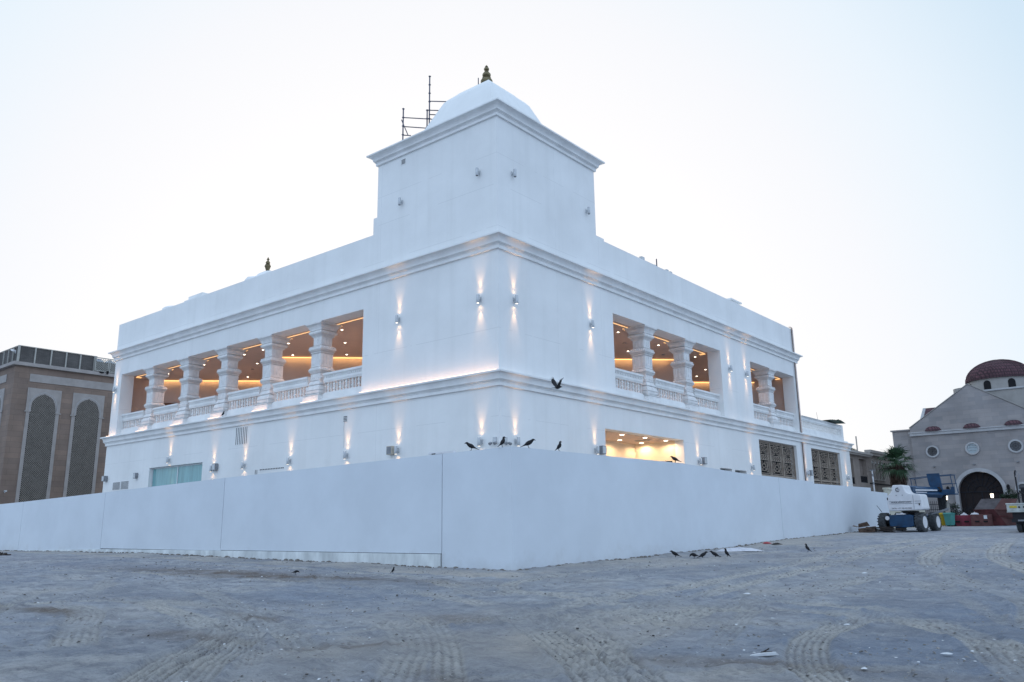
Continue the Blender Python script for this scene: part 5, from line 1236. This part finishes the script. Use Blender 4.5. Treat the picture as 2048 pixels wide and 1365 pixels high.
MB().tube([(-.10, .4, 2.9), (-.02, .4, 3.2), (.08, .4, 2.95), (-.02, .4, 2.7), (-.08, .4, 2.1)], .022, 5).build('hanging_rope', GREYB, TK)

# ------------------------------------------------------------------ skip, bins, barriers, railing, lanterns
def base(x, y): return (x, y, ghs(x, y))
SK = thing('skip', 'large open rusty red skip with sloping ends in front of church gate', 'skip', base(7.55, 50.2), R(-2))
mb = MB()
outl = [(-.45, .05), (.95, .05), (1.95, 1.95), (1.05, 1.98), (.40, 1.30), (-.95, 1.22), (-.78, .75)]
mb.prism([(-.35, .02), (1.05, .02), (.30, 1.25), (-1.15, 1.25)], -.05, 0.02, XZ)
mb.prism([(-.2, .02), (1.05, .02), (.35, 1.25), (-.9, 1.25)], 1.9, 1.95, XZ)
mb.add([(-.35, 0, .02), (1.05, 0, .02), (1.05, 1.9, .02), (-.35, 1.9, .02)], [(0, 1, 2, 3)]); mb.add([(-.35, 0, .02), (-1.15, 0, 1.25), (-.9, 1.9, 1.25), (-.35, 1.9, .02)], [(0, 1, 2, 3)])
mb.box(-.65, 1.2, -.09, -.045, .70, .78); mb.box(-1.15, .32, -.08, -.04, 1.20, 1.28)
mb.build('skip_body', RUST, SK)
MB().add([(.30, -.06, 1.25), (1.05, -.06, .02), (1.75, .1, .05), (1.55, .1, 1.2)], [(0, 1, 2, 3)]).add([(.30, -.05, 1.25), (1.55, .1, 1.25), (1.70, 1.7, 2.05), (.62, 1.7, 2.12)], [(0, 1, 2, 3)]).box(.35, 1.7, -.05, .02, 1.18, 1.26).box(.95, 1.75, -.07, .0, .62, .70).build('end_flap', RUST2, SK)
MB().add([(-1.12, .05, 1.27), (.32, .05, 1.27), (.62, 1.75, 2.12), (-.85, 1.75, 2.12)], [(0, 1, 2, 3)]).build('inner_floor', SKIPG, SK)
def barrier(name, label, x, y, rz, L_, H, mt, cat='barrier'):
    t = thing(name, label, cat, base(x, y), rz); MB().prism(round_outline([(-.22, 0), (.22, 0), (.20, .25), (.10, H), (-.10, H), (-.20, .25)], .03), -L_ / 2, L_ / 2, lambda a, b, d: (d, a, b)).build('barrier_body', mt, t, bevel=.02)
    MB().box(-L_ * .30, -L_ * .10, -.235, -.19, .30, .42).box(L_ * .10, L_ * .30, -.235, -.19, .30, .42).build('fork_slot', BLACK, t); return t
barrier('road_barrier', 'pinkish red plastic barrier beside the green bin', 5.55, 50.2, 0, 1.6, .86, PINKR)
t = barrier('road_barrier', 'brown red barrier with white notice under plastic bags', 6.95, 49.9, 0, 1.45, .90, BRNP)
MB().box(.20, .42, -.225, -.15, .55, .82).build('notice', PAPER, t)
def bag(label, x, y, z, r, seed):
    rs = random.Random(seed); mb = MB(); n = 14; m_ = 9; vs = []
    for i in range(m_ + 1):
        for k in range(n):
            a = math.pi * i / m_; q = 2 * math.pi * k / n; w_ = 1 + rs.uniform(-.16, .16); vs.append((r * 1.25 * math.sin(a) * math.cos(q) * w_, r * .9 * math.sin(a) * math.sin(q) * w_, r * .8 * math.cos(a) * w_ + (r * .35 if i == 0 else 0)))
    mb.add(vs, [(i * n + k, i * n + (k + 1) % n, (i + 1) * n + (k + 1) % n, (i + 1) * n + k) for i in range(m_) for k in range(n)])
    o = mb.build('rubbish_bag', BAG, None, smooth=True, loc=(x, y, z)); tag(o, label, 'bag', 'white rubbish bags by the skip')
bag('white plastic bag heaped on the brown barrier beside the skip', 6.50, 50.35, ghs(6.5, 50.35) + .78, .34, 2)
bag('white plastic bag behind the pinkish barrier', 5.62, 50.75, ghs(5.6, 50.75) + .80, .24, 5)
bag('white bag sagging down between brown barrier and pinkish barrier', 6.22, 50.3, ghs(6.2, 50.3) + .45, .26, 8)
def bin_(label, x, y, rz, mt, cat='bin'):
    t = thing('wheelie_bin', label, cat, base(x, y), rz, 'wheeled bins by the railing')
    MB().add([(-.24, -.25, .08), (.24, -.25, .08), (.24, .25, .08), (-.24, .25, .08), (-.29, -.33, .95), (.29, -.33, .95), (.29, .33, .95), (-.29, .33, .95)], [(0, 1, 2, 3), (4, 5, 6, 7), (0, 1, 5, 4), (1, 2, 6, 5), (2, 3, 7, 6), (3, 0, 4, 7)]).box(-.31, .31, -.35, .35, .92, .96).build('bin_body', mt, t, bevel=.015)
    MB().prism([(-.36, .965), (.36, .965), (.30, 1.03), (-.28, 1.08)], -.32, .32, lambda a, b, d: (d, a, b)).build('lid', mt, t, bevel=.015)
    for s in (-1, 1): MB().lathe([(.1, -.03), (.1, .03)], n=16, M=Matrix.Translation((s * .26, .26, .10)) @ Matrix.Rotation(R(90), 4, 'Y')).build('wheel', BLACK, t)
bin_('pale green wheelie bin with closed lid by the red barrier', 4.78, 49.5, R(-18), BINGR)
bin_('yellow wheelie bin half hidden behind the lift wheel', 4.22, 49.9, R(10), BINYE)
t = thing('iron_railing', 'black spiked iron railing that dips in front of church gate', 'railing', base(2.9, 51.6)); mb = MB()
def top(u): return 1.95 if u < 1.5 else max(.95, 1.95 - .75 * math.sin(min(1, (u - 1.5) / .9) * math.pi / 2) + (.55 * max(0, (u - 2.4)) if u > 2.4 else 0))
u = -1.6
while u < 3.35: mb.tube([(u, 0, 0), (u, 0, top(u))], .018, 5); mb.tube([(u, 0, top(u)), (u, 0, top(u) + .12)], [.028, .002], 5); u += .15
ps = [(-1.6 + .15 * k, 0, top(-1.6 + .15 * k) - .18) for k in range(33)]; mb.tube(ps, .028, 6); mb.tube([(-1.6, 0, .25), (3.3, 0, .25)], .028, 6); mb.tube([(-1.6, 0, 1.35), (1.5, 0, 1.35)], .024, 6)
mb.build('railing', IRON, t)
def lantern_pillar(label, x, y, ph, lz):
    t = thing('pillar_lantern', label, 'lantern', base(x, y), 0, 'lit lanterns in front of the church')
    MB().box(-.16, .16, -.16, .16, 0, ph).box(-.21, .21, -.21, .21, ph, ph + .08).build('pillar', CHPL, t, bevel=.01)
    MB().tube([(0, 0, ph + .08), (0, 0, lz - .16)], .03, 6).lathe([(.15, .17), (.02, .34)], (0, 0, lz), n=6).lathe([(.09, -.20), (.12, -.16)], (0, 0, lz), n=6).build('lantern_cap', BLACK, t)
    MB().lathe([(.10, -.155), (.125, .165)], (0, 0, lz), n=6).build('lamp_glass', LAMPG, t)
    lamp('lantern_light', 'POINT', (0, 0, lz), 10, (1.0, .85, .65), t, shadow_soft_size=.16)
lantern_pillar('lit lantern on cream pillar beside the lift platform and bush', 4.55, 50.4, 1.85, 2.24)
lantern_pillar('lit lantern on pillar in front of the dark gate above the skip', 7.46, 52.6, 1.95, 2.36)
lantern_pillar('small lit lantern at right edge beside the truck load', 9.9, 54.2, 1.85, 2.30)

# ------------------------------------------------------------------ debris by the hoarding and litter
t = thing('scrap_heap', 'broken cardboard box and dark boards lying between hoarding and lift', 'debris', base(4.75, 28.2), R(5))
t2 = MB(); t2.box(-.55, .35, -.3, .3, 0, .30, Matrix.Rotation(R(-8), 4, 'Y')); t2.add([(-.55, -.3, .28), (.1, -.32, .38), (0, -.5, .62), (-.5, -.5, .50)], [(0, 1, 2, 3)]); t2.add([(-.55, -.3, .3), (-.55, .3, .3), (-.95, .3, .42), (-.9, -.3, .36)], [(0, 1, 2, 3)])
t2.build('cardboard_box', CARD, t)
mb = MB(); rs = random.Random(4)
for k in range(9): mb.box(-.9, .9, -.06, .06, 0, .04, Matrix.Translation((.7 + rs.uniform(-.2, .4), rs.uniform(-.3, .4), .04 + .05 * k * .6)) @ Matrix.Rotation(rs.uniform(-.7, .7), 4, 'Z') @ Matrix.Rotation(rs.uniform(-.1, .14), 4, 'Y'))
mb.build('boards', DWOOD, t)
def blob(name, label, cat, x, y, rx, ry, h, mt, seed=1, rz=0.0, group=None):
    rs = random.Random(seed); mb = MB(); n = 16; m_ = 4; vs = []
    for i in range(m_ + 1):
        rr = 1 - i / m_
        for k in range(n): q = 2 * math.pi * k / n; w_ = (1 + .22 * math.sin(3 * q + seed) + rs.uniform(-.12, .12)); vs.append((rx * rr * math.cos(q) * w_, ry * rr * math.sin(q) * w_, h * (1 - rr ** 2) * rs.uniform(.7, 1.2)))
    mb.add(vs, [(i * n + k, i * n + (k + 1) % n, (i + 1) * n + (k + 1) % n, (i + 1) * n + k) for i in range(m_) for k in range(n)])
    o = mb.build(name, mt, None, smooth=True, loc=(x, y, ghs(x, y) + .01)); o.rotation_euler = (0, 0, rz); return tag(o, label, cat, group)
blob('plastic_sheet', 'flat white plastic sheet on the sand near the crows', 'sheet', 5.3, 8.5, .85, .42, .14, BAG, 3, .6)
blob('litter', 'red scrap of plastic on the sand beside the hoarding', 'litter', 4.2, 14.1, .22, .12, .06, REDS, 5)
blob('litter', 'dark scrap on the sand beyond the red scrap', 'litter', 4.9, 13.5, .25, .12, .07, DWOOD, 6)
GLIT = 'scraps of pale litter on the sand'
for k, (x, y, s, lb) in enumerate(((12.1, -6.3, .09, 'white paper scrap in the middle distance right of centre'), (15.5, -5.8, .11, 'crumpled white plastic far right on the sand'), (12.7, -.3, .12, 'small pale scrap on the far sand below the lift'), (14.0, -9.7, .08, 'pale scrap among tyre marks right of centre'), (-4.2, -14.1, .12, 'white scrap on the sand at the far left'), (17.0, -11.9, .07, 'torn white scrap at the lower right edge'), (15.2, -9.8, .06, 'tiny white scrap above the tread patch at right'), (16.5, -13.4, .06, 'white scrap near the bottom right of the sand'), (10.4, -10.9, .06, 'dark edged scrap where the tyre tracks cross'))):
    blob('litter', lb, 'litter', x, y, s * .9, s * .5, s * .22, PAPER, 10 + k, k * .7, GLIT)
t = thing('broken_panel', 'curved cream plastic offcut with splinter in the lower right sand', 'offcut', base(15.3, -13.25), R(28)); t.scale = (.78, .78, .78)
MB().prism([(-.20, .01), (-.05, .015), (.14, .03), (.24, .035), (.20, .075), (.02, .06), (-.14, .035)], -.03, .03, XZ).build('strip', PAPER, t); MB().tube([(-.02, .12, .03), (.12, .10, .11)], .01, 5).box(.0, .16, .06, .09, .02, .07).build('splinter', DWOOD, t)
t = thing('rubble', 'dark rubble on the sand at the far left foot of the hoarding', 'rubble', base(-23.6, -8.3)); t.scale = (.6, .6, .6); mb = MB(); rs = random.Random(9)
for k in range(12): mb.box(-.2, .2, -.1, .1, 0, .10, Matrix.Translation((rs.uniform(-1, 1), rs.uniform(-.3, .3), rs.uniform(0, .1))) @ Matrix.Rotation(rs.uniform(0, 3), 4, 'Z') @ Matrix.Rotation(rs.uniform(-.5, .5), 4, 'Y'))
mb.build('pieces', DWOOD, t)
def scatter(name, mt, n, smin, smax, seed, flat=.5):
    rs = random.Random(seed); mb = MB()
    for _ in range(n):
        d = 8.5 + 30 * rs.random() ** 1.4; a = rs.uniform(R(-36), R(36)) + math.atan2(.61855, .75319); x = CAM.x - d * math.sin(a); y = CAM.y + d * math.cos(a)
        if x < 3.9 and y > -3.9: continue
        s = rs.uniform(smin, smax) * (1 + d * .02); z = ghs(x, y) + .01; M = Matrix.Translation((x, y, z)) @ Matrix.Rotation(rs.uniform(0, 6), 4, 'Z') @ Matrix.Rotation(rs.uniform(-.6, .6), 4, 'X')
        vs = [M @ Vector((px * s * rs.uniform(.6, 1.3), py * s * rs.uniform(.6, 1.3), pz * s * flat)) for px, py, pz in ((-1, -1, -.5), (1, -1, -.5), (1.2, 1, -.5), (-1, 1, -.5), (-.5, -.6, 1), (.6, -.5, .8), (.5, .6, 1), (-.6, .5, .7))]
        mb.add(vs, [(0, 3, 2, 1), (4, 5, 6, 7), (0, 1, 5, 4), (1, 2, 6, 5), (2, 3, 7, 6), (3, 0, 4, 7)])
    o = mb.build(name, mt, None); o['kind'] = 'stuff'; o['label'] = 'small loose stones and grit over the sand' if mt is STONE else 'specks of pale litter and chips over the sand'; o['category'] = 'gravel'
scatter('gravel', STONE, 3200, .006, .018, 1); scatter('pale_chips', PAPER, 1100, .004, .015, 2, .25); scatter('dark_chips', DWOOD, 150, .004, .016, 3, .3)
# soil heaped against the foot of the hoarding
rs = random.Random(5); mb = MB()
def soil_line(pts, outn):
    for i in range(len(pts) - 1):
        (x0, y0), (x1, y1) = pts[i], pts[i + 1]; n = int(math.hypot(x1 - x0, y1 - y0) / .14)
        for k in range(n):
            x = x0 + (x1 - x0) * k / n; y = y0 + (y1 - y0) * k / n; o_ = rs.uniform(0, .22); x += outn[0] * o_; y += outn[1] * o_; s = rs.uniform(.03, .11) * (1 - o_ * 2.5)
            z = ghs(x, y); M = Matrix.Translation((x, y, z)) @ Matrix.Rotation(rs.uniform(0, 6), 4, 'Z'); mb.lathe([(s, -.02), (s * .8, s * .35), (s * .3, s * .55)], n=6, M=M)
soil_line([(3.66, -3.7), (3.66, 36)], (1, 0)); soil_line([(3.6, -3.80), (-60, -3.80)], (0, -1))
o = mb.build('soil_heaps', mat('loose_soil', (.21, .19, .17), var=.35, scale=6, bump=.6), None); o['kind'] = 'stuff'; o['label'] = 'crumbled soil along the foot of the hoarding'; o['category'] = 'soil'

# ------------------------------------------------------------------ scaffold on the tower roof
t = thing('scaffold', 'dark steel scaffold tubes standing on the tower roof left of the dome', 'scaffold', (-7.3, 3.2, 18.0)); B0 = Vector((-7.3, 3.2, 18.0))
def stb(a, b, r=.035): return MB().tube([Vector(a) - B0, Vector(b) - B0], r, 6)
for a, b in (((-8.28, 2.41, 18.6), (-8.28, 2.41, 22.40)), ((-7.37, 3.37, 18.6), (-7.37, 3.37, 24.27)), ((-7.46, 3.30, 18.6), (-7.46, 3.30, 22.35))):
    o = stb(a, b).build('standard_pole', STEEL, t); c = MB()
    z = 20.9
    while z < b[2]: c.box(a[0] - B0.x - .045, a[0] - B0.x + .045, a[1] - B0.y - .045, a[1] - B0.y + .045, z - B0.z, z - B0.z + .05); z += .48
    c.build('coupler', STEEL, o)
for a, b in (((-7.37, 3.37, 22.87), (-6.0, 4.75, 22.9)), ((-7.37, 3.37, 22.36), (-6.0, 4.75, 22.38)), ((-7.37, 3.37, 22.12), (-6.0, 4.75, 22.12)), ((-8.28, 2.41, 21.88), (-7.1, 3.65, 21.86)), ((-8.28, 2.41, 21.38), (-7.2, 3.55, 21.34)), ((-8.28, 2.41, 20.9), (-8.0, 2.7, 20.9)), ((-8.34, 2.35, 21.75), (-8.1, 2.6, 20.9))):
    stb(a, b, .026).build('ledger_tube', STEEL, t)

t = thing('white_plank', 'narrow white batten with a black clip lying on the hoarding over its dark seam', 'batten', (.56, -3.64, 3.93)); MB().box(-.60, .58, -.05, .05, 0, .075, Matrix.Rotation(R(.9), 4, 'Y')).build('batten', LWHITE, t, bevel=.01); MB().box(-.42, -.26, -.07, -.05, .0, .03).build('clip', BLACK, t)
# ------------------------------------------------------------------ crows
def crow_mesh(pose):
    """spine from beak tip to tail; local +x forward, z up, feet at z=0"""
    mb = MB()
    if pose == 'stand': sp = [(.235, .250, .004, .005), (.20, .262, .012, .013), (.178, .272, .028, .028), (.145, .268, .033, .034), (.115, .238, .034, .038), (.075, .205, .050, .052), (.02, .175, .062, .062), (-.05, .140, .055, .052), (-.11, .110, .036, .030), (-.17, .080, .030, .014), (-.25, .045, .034, .008), (-.27, .038, .010, .005)]
    elif pose == 'peck': sp = [(.225, .10, .004, .005), (.205, .128, .012, .013), (.19, .150, .027, .028), (.165, .175, .032, .033), (.13, .19, .036, .038), (.08, .195, .052, .052), (.02, .185, .062, .060), (-.05, .165, .054, .050), (-.11, .150, .036, .030), (-.17, .135, .030, .014), (-.25, .120, .034, .008), (-.27, .115, .010, .005)]
    else: sp = [(.10, .325, .004, .005), (.075, .345, .012, .013), (.055, .352, .028, .028), (.030, .335, .033, .033), (.025, .295, .033, .034), (.025, .245, .046, .048), (0.0, .195, .060, .058), (-.045, .140, .052, .048), (-.085, .10, .034, .028), (-.125, .065, .028, .014), (-.18, .02, .032, .008), (-.19, .01, .010, .005)]
    if pose == 'fly': sp = [(.24, .05, .004, .005), (.205, .06, .012, .013), (.18, .066, .028, .028), (.15, .062, .033, .033), (.11, .045, .036, .036), (.06, .025, .050, .048), (0, .01, .055, .052), (-.06, 0, .045, .04), (-.12, -.005, .030, .02), (-.18, -.005, .045, .010), (-.25, -.005, .065, .006), (-.27, -.005, .05, .004)]
    sp = [(x, z, a * (1.22 if a > .03 else 1), b * (1.18 if b > .03 else 1)) for x, z, a, b in sp]
    n = 12; vs = []
    for i, (x, z, a, b) in enumerate(sp):
        p = Vector((x, 0, z)); q = Vector((sp[min(i + 1, len(sp) - 1)][0] - sp[max(i - 1, 0)][0], 0, sp[min(i + 1, len(sp) - 1)][1] - sp[max(i - 1, 0)][1])).normalized(); up = Vector((-q.z, 0, q.x)); 
        for k in range(n): t = 2 * math.pi * k / n; vs.append(p + Vector((0, 1, 0)) * a * math.cos(t) + up * b * math.sin(t))
    fs = [(i * n + k, i * n + (k + 1) % n, (i + 1) * n + (k + 1) % n, (i + 1) * n + k) for i in range(len(sp) - 1) for k in range(n)]
    mb.add(vs, fs + [tuple(range(n)), tuple((len(sp) - 1) * n + k for k in range(n))])
    # folded wings lie along the back; open wings for the flying bird
    if pose != 'fly':
        for s in (-1, 1):
            a = sp[5]; b = sp[8]; c = sp[10]
            mb.add([(a[0] + .02, s * .045, a[1] + .01), (a[0] - .02, s * .062, a[1] - .03), (b[0], s * .045, b[1] - .02), (c[0] + .02, s * .012, c[1] + .006), (b[0] + .01, s * .022, b[1] + .035), (a[0] - .01, s * .030, a[1] + .048)], [(0, 1, 2, 3, 4, 5)])
        for s in (-1, 1):
            bx = sp[6][0] - .02; bz = sp[6][1] - .04
            mb.tube([(bx, s * .028, bz), (bx - .012, s * .03, bz * .55), (bx + .008, s * .032, .012)], [.018, .008, .006], 6)
            for f in (-.5, 0, .5): mb.tube([(bx + .008, s * .032, .010), (bx + .008 + .045 * math.cos(f), s * .032 + .045 * math.sin(f), .004)], [.006, .003], 4)
            mb.tube([(bx + .008, s * .032, .010), (bx - .03, s * .032, .004)], [.006, .003], 4)
    else:
        for s in (-1, 1):
            P = [(.10, .03, .04), (.05, .14, .16), (.02, .26, .30), (-.03, .36, .40)]; Q = [(-.07, .03, .02), (-.12, .16, .12), (-.15, .28, .22), (-.13, .36, .33)]
            vs = [(x, s * y, z) for x, y, z in P + Q] + [(x, s * y, z - .012) for x, y, z in P + Q]
            mb.add(vs, [(0, 1, 5, 4), (1, 2, 6, 5), (2, 3, 7, 6), (8, 12, 13, 9), (9, 13, 14, 10), (10, 14, 15, 11), (0, 8, 9, 1), (1, 9, 10, 2), (2, 10, 11, 3), (3, 11, 15, 7), (4, 5, 13, 12), (5, 6, 14, 13), (6, 7, 15, 14)])
            for j in range(5):
                t = j / 4; a = Vector((.0 - .12 * t, .35, .39 - .07 * t)); b = a + Vector((-.02 - .08 * t, .11 - .05 * t, .08 - .04 * t)); w_ = Vector((.016, 0, 0))
                mb.add([(a.x - .018, s * a.y, a.z), (a.x + .018, s * a.y, a.z), (b.x + .006, s * b.y, b.z), (b.x - .006, s * b.y, b.z), ], [(0, 1, 2, 3)])
    return mb
crow_proto = {}
def crow(label, pose, loc, heading, s=1.0, group='crows'):
    if pose not in crow_proto:
        o = crow_mesh(pose).build('crow', CROW, None, smooth=True); crow_proto[pose] = o
    else:
        o = crow_proto[pose].copy(); SC.collection.objects.link(o)
    o.location = loc; o.rotation_euler = (R(0) if pose != 'fly' else R(12), 0, heading); o.scale = (s, s, s); tag(o, label, 'crow', group); return o
VR = math.atan2(cr.y, cr.x)     # heading that faces right in the picture
GF = 'crows perched on top of the hoarding'; GG = 'crows and small dark birds on the sand'
def fz(u): return 3.965 - (3.6 + u) * .0134 if u < -.6 else 3.925 - (u + .62) * .0137
crow('crow facing left on the hoarding, leftmost of those on its top', 'stand', (1.88, -3.64, fz(-1.88)), VR + math.pi, .95, GF)
crow('upright crow looking right, standing on hoarding in front of the temple corner', 'alert', (3.22, -3.64, fz(-3.22)), VR + .1, .92, GF)
crow('crow leaning forward facing right on the hoarding, just right of its corner', 'stand', (3.54, -2.75, 3.966), VR, 1.0, GF)
crow('crow with raised head facing right, alone on hoarding between corner and bright window', 'alert', (3.54, -1.08, 3.968), VR, .92, GF)
crow('crow on the hoarding in front of the bright open window', 'stand', (3.54, 6.95, 3.98), VR + math.pi, .95, GF)
crow('crow flying with raised wings in front of the temple ledge', 'fly', (5.0, -3.1, 5.70), VR + .5, .72)
crow('crow on the temple ledge beside a column base', 'alert', (-19.0, -.16, Z_LT + .01), VR + .3, .75)
o_ = MB().box(-.20, .05, -.03, .03, 0, .05).tube([(-.2, 0, .03), (-.26, 0, .06)], .012, 5).build('metal_clip', BLACK, None, loc=(3.56, 6.55, 3.98)); tag(o_, 'small black clip on the hoarding top beside the crow at the bright window', 'clip'); o_.rotation_euler = (0, 0, R(60))
for k, (lb, ps, x, y, hd) in enumerate((('crow facing left, first on the sand beside the hoarding', 'stand', 5.0, 3.8, VR + math.pi), ('crow pecking with head down, left of the pair on the sand', 'peck', 6.0, 3.3, VR + math.pi + .4), ('crow stretched to the right, right of the huddled pair', 'stand', 6.2, 3.55, VR), ('bulky crow facing left between the pair and the white sheet', 'stand', 6.4, 4.1, VR + math.pi), ('crow facing left right beside the white plastic sheet', 'alert', 6.6, 4.6, VR + math.pi), ('lone crow on the sand at far right beyond the others', 'alert', 8.0, 8.7, VR + math.pi - .5), ('tiny lone dark bird on the sand just below the concrete plinth of the hoarding', 'alert', 1.2, -6.3, VR + .4), ('tiny crouching dark bird on the brown stain of the sand at left', 'peck', -.9, -8.2, VR + .2))):
    crow(lb, ps, (x, y, ghs(x, y) + .0), hd, .86 if k < 6 else .5, GG)  # the smallest ones are other small dark birds, built from the crow mesh
t_ = None
